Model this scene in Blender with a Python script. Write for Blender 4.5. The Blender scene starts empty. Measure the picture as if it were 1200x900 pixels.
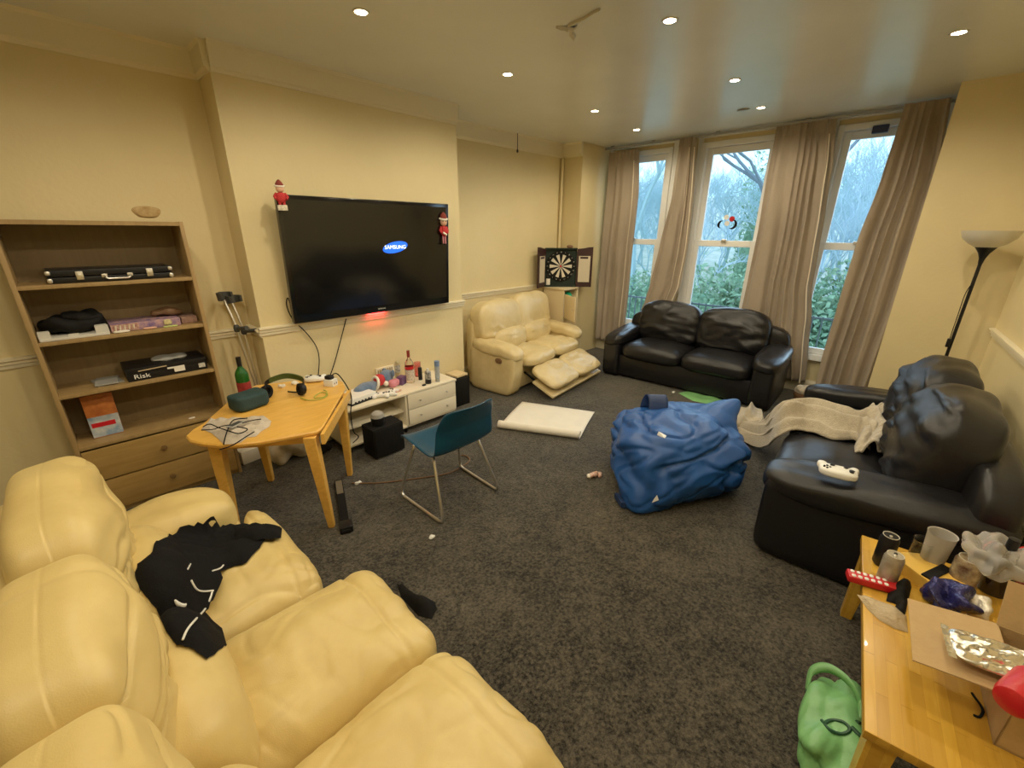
import bpy, bmesh, math, random
from mathutils import Vector, Matrix, noise, geometry
random.seed(7)
PI = math.pi
scene = bpy.context.scene
col = scene.collection

# ------------------------------------------------------------------ camera
CAM = Vector((0, 0, 1.8))
FPX = 498.67
ROWS = [Vector((0.694243908697407, -0.7197137228510777, 0.006127999378956037)),
        Vector((-0.24020833228156271, -0.23971686541105314, -0.9406571009353034)),
        Vector((0.6784728088428134, 0.6515734659862549, -0.339303206709872))]

def ray(px, py):
    return ROWS[0]*((px-600)/FPX) + ROWS[1]*((py-450)/FPX) + ROWS[2]
def Zp(px, py, z=0.0):
    d = ray(px, py); return CAM + d*((z-CAM.z)/d.z)
def Xp(px, py, x):
    d = ray(px, py); return CAM + d*(x/d.x)
def Yp(px, py, y):
    d = ray(px, py); return CAM + d*(y/d.y)

cam_data = bpy.data.cameras.new('camera')
cam_data.sensor_fit = 'HORIZONTAL'; cam_data.sensor_width = 36.0
cam_data.lens = FPX/1200*36.0
cam_data.clip_start = 0.02; cam_data.clip_end = 200
cam = bpy.data.objects.new('camera', cam_data)
col.objects.link(cam)
rm = Matrix((ROWS[0], -ROWS[1], -ROWS[2])).transposed().to_4x4()
cam.matrix_world = Matrix.Translation(CAM) @ rm
scene.camera = cam

# ------------------------------------------------------------------ materials
MATS = {}
def mat(name, c, rough=0.5, metal=0.0, bump=None, var=None, spec=None, trans=0.0, emit=None, coat=0.0, sheen=0.0,
        stretch=None, ior=None, alpha=None, sub=0.0, fine=None):
    """procedural principled material: bump=(scale,strength), var=(scale,amount or second colour)"""
    if name in MATS: return MATS[name]
    m = bpy.data.materials.new(name); m.use_nodes = True
    nt = m.node_tree; N = nt.nodes; L = nt.links
    b = N['Principled BSDF']
    b.inputs['Base Color'].default_value = (*c, 1)
    b.inputs['Roughness'].default_value = rough
    b.inputs['Metallic'].default_value = metal
    if spec is not None: b.inputs['Specular IOR Level'].default_value = spec
    if trans: b.inputs['Transmission Weight'].default_value = trans
    if ior: b.inputs['IOR'].default_value = ior
    if coat: b.inputs['Coat Weight'].default_value = coat
    if sheen: b.inputs['Sheen Weight'].default_value = sheen
    if alpha is not None: b.inputs['Alpha'].default_value = alpha
    if sub:
        b.inputs['Subsurface Weight'].default_value = sub
        b.inputs['Subsurface Radius'].default_value = (.02, .01, .005)
    if emit:
        b.inputs['Emission Color'].default_value = (*emit[0], 1)
        b.inputs['Emission Strength'].default_value = emit[1]
    tc = N.new('ShaderNodeTexCoord'); src = tc.outputs['Object']
    if stretch:
        mp = N.new('ShaderNodeMapping'); mp.inputs['Scale'].default_value = stretch
        L.new(src, mp.inputs['Vector']); src = mp.outputs['Vector']
    if var:
        n = N.new('ShaderNodeTexNoise'); n.inputs['Scale'].default_value = var[0]; n.inputs['Detail'].default_value = 5
        n.inputs['Roughness'].default_value = .6
        L.new(src, n.inputs['Vector'])
        r = N.new('ShaderNodeValToRGB')
        r.color_ramp.elements[0].position = .35; r.color_ramp.elements[1].position = .68
        c2 = var[1] if isinstance(var[1], tuple) else tuple(min(1, x*(1-var[1])) for x in c)
        r.color_ramp.elements[0].color = (*c2, 1); r.color_ramp.elements[1].color = (*c, 1)
        L.new(n.outputs['Fac'], r.inputs['Fac']); L.new(r.outputs['Color'], b.inputs['Base Color'])
    if bump:
        n2 = N.new('ShaderNodeTexNoise'); n2.inputs['Scale'].default_value = bump[0]; n2.inputs['Detail'].default_value = 4
        L.new(src, n2.inputs['Vector'])
        bp = N.new('ShaderNodeBump'); bp.inputs['Strength'].default_value = bump[1]; bp.inputs['Distance'].default_value = 0.02
        L.new(n2.outputs['Fac'], bp.inputs['Height'])
        last = bp
        if fine:
            v = N.new('ShaderNodeTexVoronoi'); v.inputs['Scale'].default_value = fine[0]
            L.new(src, v.inputs['Vector'])
            b2 = N.new('ShaderNodeBump'); b2.inputs['Strength'].default_value = fine[1]; b2.inputs['Distance'].default_value = .004
            L.new(v.outputs['Distance'], b2.inputs['Height']); L.new(bp.outputs['Normal'], b2.inputs['Normal']); last = b2
        L.new(last.outputs['Normal'], b.inputs['Normal'])
    MATS[name] = m
    return m

def wood(name, c, c2, rough=.4, scale=(1, 12, 12), s=3.0, coat=0.0, planks=None):
    m = mat(name, c, rough, coat=coat)
    nt = m.node_tree; N = nt.nodes; L = nt.links; b = N['Principled BSDF']
    tc = N.new('ShaderNodeTexCoord'); mp = N.new('ShaderNodeMapping'); mp.inputs['Scale'].default_value = scale
    L.new(tc.outputs['Object'], mp.inputs['Vector'])
    n = N.new('ShaderNodeTexNoise'); n.inputs['Scale'].default_value = s; n.inputs['Detail'].default_value = 6
    n.inputs['Distortion'].default_value = 1.2
    L.new(mp.outputs['Vector'], n.inputs['Vector'])
    r = N.new('ShaderNodeValToRGB'); r.color_ramp.elements[0].position = .3; r.color_ramp.elements[1].position = .7
    r.color_ramp.elements[0].color = (*c2, 1); r.color_ramp.elements[1].color = (*c, 1)
    L.new(n.outputs['Fac'], r.inputs['Fac'])
    out = r.outputs['Color']
    if planks:       # glued staves: brick texture as a mild tint
        br = N.new('ShaderNodeTexBrick'); mp2 = N.new('ShaderNodeMapping')
        mp2.inputs['Scale'].default_value = planks
        L.new(tc.outputs['Object'], mp2.inputs['Vector']); L.new(mp2.outputs['Vector'], br.inputs['Vector'])
        br.inputs['Color1'].default_value = (1, 1, 1, 1); br.inputs['Color2'].default_value = (.72, .66, .58, 1)
        br.inputs['Mortar'].default_value = (.62, .55, .45, 1); br.inputs['Mortar Size'].default_value = .003
        br.inputs['Scale'].default_value = 1.0
        mx = N.new('ShaderNodeMixRGB'); mx.blend_type = 'MULTIPLY'; mx.inputs['Fac'].default_value = .8
        L.new(out, mx.inputs['Color1']); L.new(br.outputs['Color'], mx.inputs['Color2']); out = mx.outputs['Color']
    L.new(out, b.inputs['Base Color'])
    return m

M = {}
M['wall'] = mat('cream_wall_paint', (.74, .62, .345), .6, bump=(35, .08), var=(1.2, .08))
M['trimw'] = mat('cream_gloss_trim', (.78, .71, .52), .4, bump=(30, .05))
M['cornice'] = mat('cornice_paint', (.78, .70, .50), .55, bump=(20, .08))
M['ceil'] = mat('ceiling_satin_paint', (.78, .79, .72), .27, bump=(2.0, .10), var=(1.0, .08), spec=.8)
M['white'] = mat('white_paint', (.82, .82, .78), .4, bump=(40, .03))
M['upvc'] = mat('white_window_frame', (.80, .80, .78), .35, bump=(40, .02))
def pane_glass():
    m = bpy.data.materials.new('window_glass'); m.use_nodes = True
    nt = m.node_tree; N = nt.nodes; L = nt.links
    N.remove(N['Principled BSDF']); out = N['Material Output']
    tr = N.new('ShaderNodeBsdfTransparent'); tr.inputs['Color'].default_value = (.93, .97, 1, 1)
    gl = N.new('ShaderNodeBsdfGlossy'); gl.inputs['Roughness'].default_value = .02
    fr = N.new('ShaderNodeFresnel'); fr.inputs['IOR'].default_value = 1.3
    mx = N.new('ShaderNodeMixShader')
    L.new(fr.outputs[0], mx.inputs[0]); L.new(tr.outputs[0], mx.inputs[1]); L.new(gl.outputs[0], mx.inputs[2]); L.new(mx.outputs[0], out.inputs['Surface'])
    return m
M['glass'] = pane_glass()
M['cream'] = mat('cream_leather', (.71, .55, .225), .40, bump=(6, .10), var=(3.5, (.61, .45, .165)), fine=(300, .07), spec=.45)
M['cream2'] = mat('pale_cream_leather', (.70, .57, .31), .34, bump=(9, .28), var=(4, (.60, .47, .23)), fine=(300, .07), spec=.5)
M['black'] = mat('black_leather', (.009, .009, .011), .34, bump=(9, .14), fine=(260, .12), spec=.42)
M['blackp'] = mat('black_plastic', (.008, .008, .009), .4, bump=(60, .03), spec=.3)
M['blackm'] = mat('black_matte', (.008, .008, .008), .75, bump=(60, .1), spec=.15)
M['screen'] = mat('television_screen', (.006, .006, .006), .12, spec=.55, bump=(2, .003))
M['gloss'] = mat('gloss_black_bezel', (.006, .006, .007), .12, spec=.6, bump=(2, .003))
M['chrome'] = mat('chrome_steel', (.78, .76, .72), .33, metal=1.0, bump=(60, .02))
M['silver'] = mat('brushed_silver', (.65, .63, .58), .35, metal=1.0, bump=(80, .05))
M['bluepl'] = mat('blue_plastic', (.004, .062, .125), .3, bump=(200, .03), var=(5, .2))
M['bean'] = mat('blue_nylon', (.017, .088, .33), .38, bump=(9, .12), var=(6, .25), fine=(500, .1), spec=.35)
M['beand'] = mat('dark_blue_nylon', (.012, .035, .12), .5, bump=(14, .2))
M['curt'] = mat('beige_curtain_cloth', (.37, .30, .225), .85, bump=(60, .2), var=(2.0, .15), sheen=.2)
M['lining'] = mat('pale_curtain_lining', (.75, .65, .5), .8, bump=(60, .1))
M['blanket'] = mat('beige_fleece', (.52, .45, .335), .95, bump=(120, .5), var=(30, .2), sheen=.4)
M['hood'] = mat('black_jersey', (.008, .008, .009), .9, bump=(150, .25), sheen=0, spec=.1)
M['paper'] = mat('white_paper', (.85, .80, .70), .7, bump=(30, .05), var=(6, .06))
M['card'] = mat('brown_cardboard', (.50, .33, .15), .8, bump=(70, .08), var=(20, .1))
M['bookin'] = wood('oak_effect_board', (.37, .245, .10), (.30, .19, .075), .45, (9, 9, .8), 2.5)
M['bookback'] = wood('oak_effect_backing', (.20, .135, .058), (.17, .11, .045), .55, (9, 9, .8), 2.5)
M['drawerf'] = wood('oak_effect_drawer', (.43, .265, .085), (.33, .195, .055), .45, (.9, 9, 9), 2.5)
M['table'] = wood('honey_wood', (.86, .49, .10), (.72, .38, .065), .32, (3, 16, 16), 1.6, coat=.2)
M['coffee'] = wood('golden_pine', (.74, .44, .065), (.64, .36, .04), .3, (2, 18, 18), 1.6, coat=.25, planks=(1.6, 8.5, 1))
M['green'] = mat('green_thin_plastic', (.24, .58, .22), .35, bump=(14, .35), trans=.1, var=(8, .2))
M['darkgreen'] = mat('dark_green_print', (.01, .07, .03), .5, bump=(20, .1))
M['red'] = mat('red_plastic', (.55, .012, .02), .35, bump=(50, .1))
M['redcl'] = mat('red_cloth', (.5, .025, .03), .8, bump=(120, .3))
M['skin'] = mat('doll_face', (.75, .45, .30), .55, bump=(30, .02))
M['clear'] = mat('clear_plastic', (.9, .88, .84), .22, trans=.72, ior=1.2, bump=(14, .15))
M['clearglass'] = mat('clear_bottle_glass', (.97, .98, .96), .03, trans=1.0, ior=1.35, bump=(3, .01))
M['frost'] = mat('frosted_cup_plastic', (.75, .72, .66), .35, trans=.55, ior=1.2, bump=(60, .1))
M['greenglass'] = mat('green_glass', (.02, .16, .02), .1, trans=.5, ior=1.4, bump=(3, .02))
M['tin'] = mat('aluminium_can', (.70, .66, .56), .28, metal=.9, bump=(30, .08))
M['foil'] = mat('silver_foil', (.80, .76, .66), .24, metal=1.0, bump=(11, .7))
M['grey'] = mat('grey_plastic', (.33, .33, .31), .45, bump=(60, .05))
M['lgrey'] = mat('light_grey_plastic', (.62, .60, .54), .45, bump=(60, .04))
M['dgrey'] = mat('dark_grey_rubber', (.045, .047, .045), .6, bump=(60, .15))
M['teal'] = mat('dark_teal_fabric', (.012, .040, .042), .75, bump=(150, .25))
M['olive'] = mat('olive_plastic', (.045, .075, .012), .5, bump=(80, .1))
M['purple'] = mat('purple_print', (.10, .07, .24), .5, var=(28, (.5, .3, .3)))
M['printA'] = mat('pink_white_print', (.65, .45, .38), .5, var=(45, (.25, .08, .08)))
M['orange'] = mat('orange_print', (.62, .20, .035), .55, var=(16, (.4, .1, .02)))
M['bluepr'] = mat('blue_white_print', (.16, .28, .42), .5, var=(14, (.60, .60, .58)))
M['plush'] = mat('blue_plush', (.14, .22, .36), .95, bump=(160, .5), var=(25, .25), sheen=.4)
M['pink'] = mat('pink_plastic', (.62, .22, .28), .45, bump=(40, .1))
M['violet'] = mat('violet_plastic', (.13, .06, .17), .45, bump=(40, .1))
M['yellow'] = mat('yellow_card', (.80, .50, .09), .45, bump=(40, .08))
M['cobalt'] = mat('cobalt_foil', (.030, .030, .17), .22, metal=.35, bump=(35, .7), var=(9, (.012, .012, .07)))
M['pot'] = mat('brown_pot', (.16, .085, .04), .6, bump=(40, .1))
M['brownst'] = mat('brown_stain_plaster', (.42, .28, .11), .9, bump=(30, .3))
M['crack'] = mat('peeling_paint', (.60, .55, .42), .6, bump=(30, .4))
M['bulb'] = mat('downlight_bulb', (1, .9, .7), .4, emit=((1, .80, .48), 60))
M['ledred'] = mat('red_indicator', (.8, .02, .02), .4, emit=((1, .03, .03), 6))
M['logo'] = mat('blue_logo', (.01, .08, .55), .4, emit=((.01, .12, .9), 1.3))
M['logow'] = mat('white_logo_text', (.9, .9, .95), .4, emit=((.9, .95, 1), 1.6))
M['bark'] = mat('bark', (.16, .19, .22), .9, bump=(20, .3))
M['leafy'] = mat('dark_hedge_leaves', (.30, .42, .24), .8, var=(5, (.12, .24, .14)), bump=(8, .5))
M['iron'] = mat('painted_iron', (.05, .07, .08), .5, bump=(40, .05))
M['grass'] = mat('outside_ground', (.20, .28, .20), .9, var=(1.8, (.42, .42, .36)), bump=(3, .8))
M['copper'] = mat('reddish_wrap', (.5, .16, .09), .4, var=(60, (.75, .6, .5)))

def carpet():
    m = bpy.data.materials.new('charcoal_carpet'); m.use_nodes = True
    nt = m.node_tree; N = nt.nodes; L = nt.links; b = N['Principled BSDF']
    b.inputs['Roughness'].default_value = .95; b.inputs['Specular IOR Level'].default_value = .15
    b.inputs['Sheen Weight'].default_value = .25
    tc = N.new('ShaderNodeTexCoord')
    n = N.new('ShaderNodeTexNoise'); n.inputs['Scale'].default_value = 75; n.inputs['Detail'].default_value = 3; n.inputs['Roughness'].default_value = .7
    n2 = N.new('ShaderNodeTexNoise'); n2.inputs['Scale'].default_value = 2.6; n2.inputs['Detail'].default_value = 6; n2.inputs['Roughness'].default_value = .65
    n3 = N.new('ShaderNodeTexNoise'); n3.inputs['Scale'].default_value = 22; n3.inputs['Detail'].default_value = 5; n3.inputs['Distortion'].default_value = .8
    for q in (n, n2, n3): L.new(tc.outputs['Object'], q.inputs['Vector'])
    r = N.new('ShaderNodeValToRGB')
    r.color_ramp.elements[0].position = .42; r.color_ramp.elements[0].color = (.005, .0045, .0038, 1)
    r.color_ramp.elements[1].position = .70; r.color_ramp.elements[1].color = (.135, .116, .085, 1)
    a = N.new('ShaderNodeMath'); a.operation = 'MULTIPLY_ADD'; a.inputs[1].default_value = .60
    L.new(n.outputs['Fac'], a.inputs[0])
    s3 = N.new('ShaderNodeMath'); s3.operation = 'MULTIPLY_ADD'; s3.inputs[1].default_value = .20
    L.new(n3.outputs['Fac'], s3.inputs[0])
    s2 = N.new('ShaderNodeMath'); s2.operation = 'MULTIPLY'; s2.inputs[1].default_value = .24
    L.new(n2.outputs['Fac'], s2.inputs[0]); L.new(s2.outputs[0], s3.inputs[2]); L.new(s3.outputs[0], a.inputs[2])
    L.new(a.outputs[0], r.inputs['Fac']); L.new(r.outputs['Color'], b.inputs['Base Color'])
    bp = N.new('ShaderNodeBump'); bp.inputs['Strength'].default_value = .9; bp.inputs['Distance'].default_value = .012
    L.new(a.outputs[0], bp.inputs['Height']); L.new(bp.outputs['Normal'], b.inputs['Normal'])
    return m
M['carpet'] = carpet()

# ------------------------------------------------------------------ mesh helpers
def xf(bm, verts, m4):
    for v in verts: v.co = m4 @ v.co

def box(bm, lo, hi, rot=None, mi=0, bev=0.0):
    lo = Vector(lo); hi = Vector(hi); c = (lo+hi)/2; s = hi-lo
    r = bmesh.ops.create_cube(bm, size=1.0)
    vs = r['verts']
    fs = set(f for v in vs for f in v.link_faces)
    for v in vs: v.co = Vector((v.co.x*s.x, v.co.y*s.y, v.co.z*s.z))
    for f in fs: f.material_index = mi
    if bev > 0:
        es = set(e for v in vs for e in v.link_edges)
        rb = bmesh.ops.bevel(bm, geom=list(es), offset=min(bev, min(s)*.45), segments=2, affect='EDGES', profile=.6)
        vs = set(v for f in rb['faces'] for v in f.verts) | set(v for v in vs if v.is_valid)
        for f in rb['faces']: f.material_index = mi
    m = Matrix.Translation(c)
    if rot is not None: m = m @ rot.to_4x4()
    for v in vs: v.co = m @ v.co
    return list(vs)

def rz(a): return Matrix.Rotation(a, 3, 'Z')
def rx(a): return Matrix.Rotation(a, 3, 'X')
def ry(a): return Matrix.Rotation(a, 3, 'Y')

def ring(bm, pts): return [bm.verts.new(p) for p in pts]

def loft(bm, rings, cap=True, closed=True, mi=0):
    rs = [ring(bm, r) for r in rings]
    n = len(rs[0])
    for a, b in zip(rs[:-1], rs[1:]):
        for i in range(n if closed else n-1):
            j = (i+1) % n
            f = bm.faces.new((a[i], a[j], b[j], b[i])); f.material_index = mi
    if cap and closed:
        try:
            bm.faces.new(list(reversed(rs[0]))).material_index = mi
            bm.faces.new(rs[-1]).material_index = mi
        except ValueError: pass
    return rs

def tube(bm, path, r, seg=8, mi=0, closed=False):
    path = [Vector(p) for p in path]
    n = len(path)
    rr = r if isinstance(r, (list, tuple)) else [r]*n
    prev = None; rings = []
    for i, p in enumerate(path):
        if closed: t = path[(i+1) % n]-path[i-1]
        else: t = path[min(i+1, n-1)]-path[max(i-1, 0)]
        if t.length < 1e-9: t = Vector((0, 0, 1))
        t.normalize()
        if prev is None:
            u = t.orthogonal().normalized()
        else:
            u = prev - t*prev.dot(t)
            if u.length < 1e-6: u = t.orthogonal()
            u.normalize()
        prev = u; w = t.cross(u)
        rings.append([p+(u*math.cos(2*PI*k/seg)+w*math.sin(2*PI*k/seg))*rr[i] for k in range(seg)])
    if closed: rings.append(rings[0])
    loft(bm, rings, cap=not closed, mi=mi)

def smooth_path(pts, sub=8):
    pts = [Vector(p) for p in pts]; out = []
    n = len(pts)
    for i in range(n-1):
        p0 = pts[max(i-1, 0)]; p1 = pts[i]; p2 = pts[i+1]; p3 = pts[min(i+2, n-1)]
        for k in range(sub):
            t = k/sub
            out.append(.5*((2*p1)+(-p0+p2)*t+(2*p0-5*p1+4*p2-p3)*t*t+(-p0+3*p1-3*p2+p3)*t**3))
    out.append(pts[-1])
    return out

def lathe(bm, prof, c=(0, 0, 0), seg=20, m=None, mi=0, cap=True):
    """prof: list of (r,z)"""
    c = Vector(c); rings = []
    for r, z in prof:
        rings.append([Vector((r*math.cos(2*PI*k/seg), r*math.sin(2*PI*k/seg), z)) for k in range(seg)])
    if m is not None: rings = [[m @ p for p in q] for q in rings]
    rings = [[p+c for p in q] for q in rings]
    loft(bm, rings, cap=cap, mi=mi)

def cyl(bm, a, b, r, seg=16, r2=None, mi=0):
    tube(bm, [a, b], [r, r if r2 is None else r2], seg, mi)

def prism(bm, poly, z0, z1, mi=0):
    """extrude a 2D polygon (list of (x,y)) from z0 to z1"""
    loft(bm, [[Vector((x, y, z0)) for x, y in poly], [Vector((x, y, z1)) for x, y in poly]], mi=mi)

def puff(bm, c, h, e=4.0, ez=None, n=14, rot=None, fn=None, nz=None, mi=0):
    """soft cushion: a superellipsoid on a cube grid, h = half sizes; fn(u,v,w)->offset Vector in metres"""
    c = Vector(c); ez = ez or e
    vd = {}
    def vert(p):
        k = tuple(round(t*n) for t in p)
        if k in vd: return vd[k]
        x, y, z = p
        a = (abs(x)**e+abs(y)**e)**(ez/e)+abs(z)**ez
        s = a**(-1/ez)
        u = Vector((x*s, y*s, z*s))
        q = Vector((u.x*h[0], u.y*h[1], u.z*h[2]))
        if nz:
            nn = Vector((u.x/h[0], u.y/h[1], u.z/h[2])).normalized()
            q += nn*(noise.noise(q*nz[1]+Vector((nz[2], nz[2]*.7, 0)))*nz[0])
        if fn: q += fn(u.x, u.y, u.z)
        if rot is not None: q = rot @ q
        v = bm.verts.new(q+c); vd[k] = v
        return v
    g = [-1+2*i/n for i in range(n+1)]
    # even the grid towards equal arc on rounded forms
    for ax in range(3):
        for sg in (-1, 1):
            for i in range(n):
                for j in range(n):
                    qs = []
                    for a, b in ((g[i], g[j]), (g[i+1], g[j]), (g[i+1], g[j+1]), (g[i], g[j+1])):
                        p = [0, 0, 0]; p[ax] = sg; p[(ax+1) % 3] = a; p[(ax+2) % 3] = b
                        qs.append(vert(p))
                    if sg < 0: qs.reverse()
                    f = bm.faces.new(qs); f.material_index = mi
    return list(vd.values())

def grid(bm, nu, nv, fn, mi=0):
    vs = [[bm.verts.new(fn(i/nu, j/nv)) for i in range(nu+1)] for j in range(nv+1)]
    for j in range(nv):
        for i in range(nu):
            bm.faces.new((vs[j][i], vs[j][i+1], vs[j+1][i+1], vs[j+1][i])).material_index = mi
    return vs

def drape(bm, poly, zf, thick, step=.02, fold=.015, freq=14, seed=0.0, w=.03, mi=0):
    """a cloth with the given outline (x,y) lying on the height function zf"""
    P = [Vector((p[0], p[1])) for p in poly]
    B = []
    for a, b in zip(P, P[1:]+P[:1]):
        k = max(1, int((b-a).length/step))
        for i in range(k): B.append(a.lerp(b, i/k))
    nb = len(B)
    def inside(q):
        r = False; j = nb-1
        for i in range(nb):
            if (B[i].y > q.y) != (B[j].y > q.y) and q.x < (B[j].x-B[i].x)*(q.y-B[i].y)/(B[j].y-B[i].y)+B[i].x: r = not r
            j = i
        return r
    def dist(q): return min((q-b).length for b in B)
    pts = list(B)
    x0 = min(b.x for b in B); x1 = max(b.x for b in B); y0 = min(b.y for b in B); y1 = max(b.y for b in B)
    x = x0
    while x < x1:
        y = y0
        while y < y1:
            q = Vector((x+random.uniform(-.2, .2)*step, y+random.uniform(-.2, .2)*step))
            if inside(q) and dist(q) > step*.6: pts.append(q)
            y += step
        x += step
    edges = [(i, (i+1) % nb) for i in range(nb)]
    vo, eo, fo, *_ = geometry.delaunay_2d_cdt(pts, edges, [], 1, 1e-5)
    vs = []
    for q in vo:
        d = dist(q)
        k = 1-math.exp(-d/w)
        f = noise.noise(Vector((q.x*freq, q.y*freq, seed)))*fold + abs(noise.noise(Vector((q.x*freq*.6+5, q.y*freq*.6, seed+3))))*fold*1.4
        vs.append(bm.verts.new((q.x, q.y, zf(q.x, q.y)+k*(thick+f)+.002)))
    for f in fo:
        try: bm.faces.new([vs[i] for i in f]).material_index = mi
        except ValueError: pass

def text_bm(bm, s, size, m4, extrude=.001, mi=0):
    cu = bpy.data.curves.new('lettering', 'FONT'); cu.body = s; cu.size = size; cu.extrude = extrude
    cu.align_x = 'CENTER'; cu.align_y = 'CENTER'
    o = bpy.data.objects.new('lettering', cu); col.objects.link(o)
    me = bpy.data.meshes.new_from_object(o.evaluated_get(bpy.context.evaluated_depsgraph_get()))
    bpy.data.objects.remove(o); bpy.data.curves.remove(cu)
    n0 = len(bm.verts); f0 = len(bm.faces)
    bm.from_mesh(me); bm.verts.ensure_lookup_table(); bm.faces.ensure_lookup_table()
    for v in bm.verts[n0:]: v.co = m4 @ v.co
    for f in bm.faces[f0:]: f.material_index = mi
    bpy.data.meshes.remove(me)

def link(name, bm, mats, smooth=True):
    bmesh.ops.recalc_face_normals(bm, faces=bm.faces)
    me = bpy.data.meshes.new(name); bm.to_mesh(me); bm.free()
    if not isinstance(mats, (list, tuple)): mats = [mats]
    for m in mats: me.materials.append(m)
    if smooth:
        for p in me.polygons: p.use_smooth = True
        if smooth != 'full':
            me.set_sharp_from_angle(angle=math.radians(38))
    o = bpy.data.objects.new(name, me); col.objects.link(o)
    return o

def tag(o, label, cat, group=None):
    o['label'] = label; o['category'] = cat
    if group: o['group'] = group
    return o

def center_origin(o):
    me = o.data
    xs = [v.co.x for v in me.vertices]; ys = [v.co.y for v in me.vertices]; zs = [v.co.z for v in me.vertices]
    c = Vector(((min(xs)+max(xs))/2, (min(ys)+max(ys))/2, min(zs)))
    me.transform(Matrix.Translation(-c)); o.location = c
    return o

def single(name, bm, mats, label, cat, group=None, smooth=True):
    """a thing that is one mesh, vertices given in world space"""
    return tag(center_origin(link(name, bm, mats, smooth)), label, cat, group)

def struct(name, bm, mats, smooth=True):
    o = center_origin(link(name, bm, mats, smooth)); o['kind'] = 'structure'
    return o

class Thing:
    def __init__(s, name, label, cat, loc=(0, 0, 0), rot=0.0, group=None):
        o = bpy.data.objects.new(name, None); o.empty_display_size = .1; col.objects.link(o)
        m = Matrix.Translation(Vector(loc))
        m = m @ (rot.to_4x4() if isinstance(rot, Matrix) else Matrix.Rotation(rot, 4, 'Z'))
        o.matrix_basis = m
        s.root = tag(o, label, cat, group); s.m = m
    def part(s, name, bm, mats, parent=None, world=False, smooth=True, label=None):
        o = link(name, bm, mats, smooth)
        if world: o.data.transform(s.m.inverted())
        o.parent = parent if parent is not None else s.root
        if label: o['label'] = label
        return o
def NB(): return bmesh.new()
# ================================================================== ROOM
CZ = 2.9           # ceiling height
YL, YR, YC = 3.88, 4.06, 3.6      # left alcove, right alcove, chimney breast planes
XC0, XC1 = 0.975, 2.96            # chimney breast ends
XB = 5.2                          # back wall plane, bay opens in it
BY0, BY1 = 0.2, 3.72              # bay opening
XW = 5.9                          # window plane
XF = -2.2                         # wall behind the camera
def right_y(x): return -.465-.08*(5.2-x)

bm = NB(); box(bm, (XF-.1, -1.4, -.06), (6.2, 4.3, 0)); struct('floor', bm, M['carpet'], False)
bm = NB(); box(bm, (XF-.1, -1.4, CZ), (6.2, 4.3, CZ+.08)); struct('ceiling', bm, M['ceil'], False)
# left wall with its two alcoves and the chimney breast
bm = NB(); box(bm, (XF-.1, YL, 0), (1.5, YL+.12, CZ)); struct('wall_left', bm, M['wall'], False)
bm = NB(); box(bm, (XC1-.3, YR, 0), (XB+.1, YR+.12, CZ)); struct('wall_recess', bm, M['wall'], False)
bm = NB(); box(bm, (XC0, YC, 0), (XC1, YR+.1, CZ)); struct('wall_chimney', bm, M['wall'], False)
# back wall: two piers either side of the bay
bm = NB()
box(bm, (XB, BY1, 0), (XW+.1, YR+.12, CZ)); struct('wall_back', bm, M['wall'], False)
bm = NB(); prism(bm, [(XB, BY0), (XW+.1, BY0), (XW+.1, -.8), (XB, -.8)], 0, CZ); struct('wall_corner', bm, M['wall'], False)
# right wall, a few degrees off square
bm = NB(); prism(bm, [(XB+.05, right_y(XB+.05)), (XB+.05, right_y(XB)-.15), (XF-.1, right_y(XF)-.15), (XF-.1, right_y(XF-.1))], 0, CZ)
struct('wall_right', bm, M['wall'], False)
bm = NB(); box(bm, (XF-.12, -1.4, 0), (XF, 4.3, CZ)); struct('wall_front', bm, M['wall'], False)
# window wall of the bay
WINS = [(2.78, 3.66), (1.55, 2.41), (.26, 1.05)]
WZ0, WZ1 = .44, 2.82
bm = NB()
box(bm, (XW-.02, BY0-.02, 0), (XW+.14, BY1+.02, WZ0)); box(bm, (XW-.02, BY0-.02, WZ1), (XW+.14, BY1+.02, CZ))
for a, b in ((BY0-.02, WINS[2][0]), (WINS[2][1], WINS[1][0]), (WINS[1][1], WINS[0][0]), (WINS[0][1], BY1+.02)):
    box(bm, (XW-.02, a, WZ0), (XW+.14, b, WZ1))
struct('wall_bay', bm, M['wall'], False)

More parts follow.
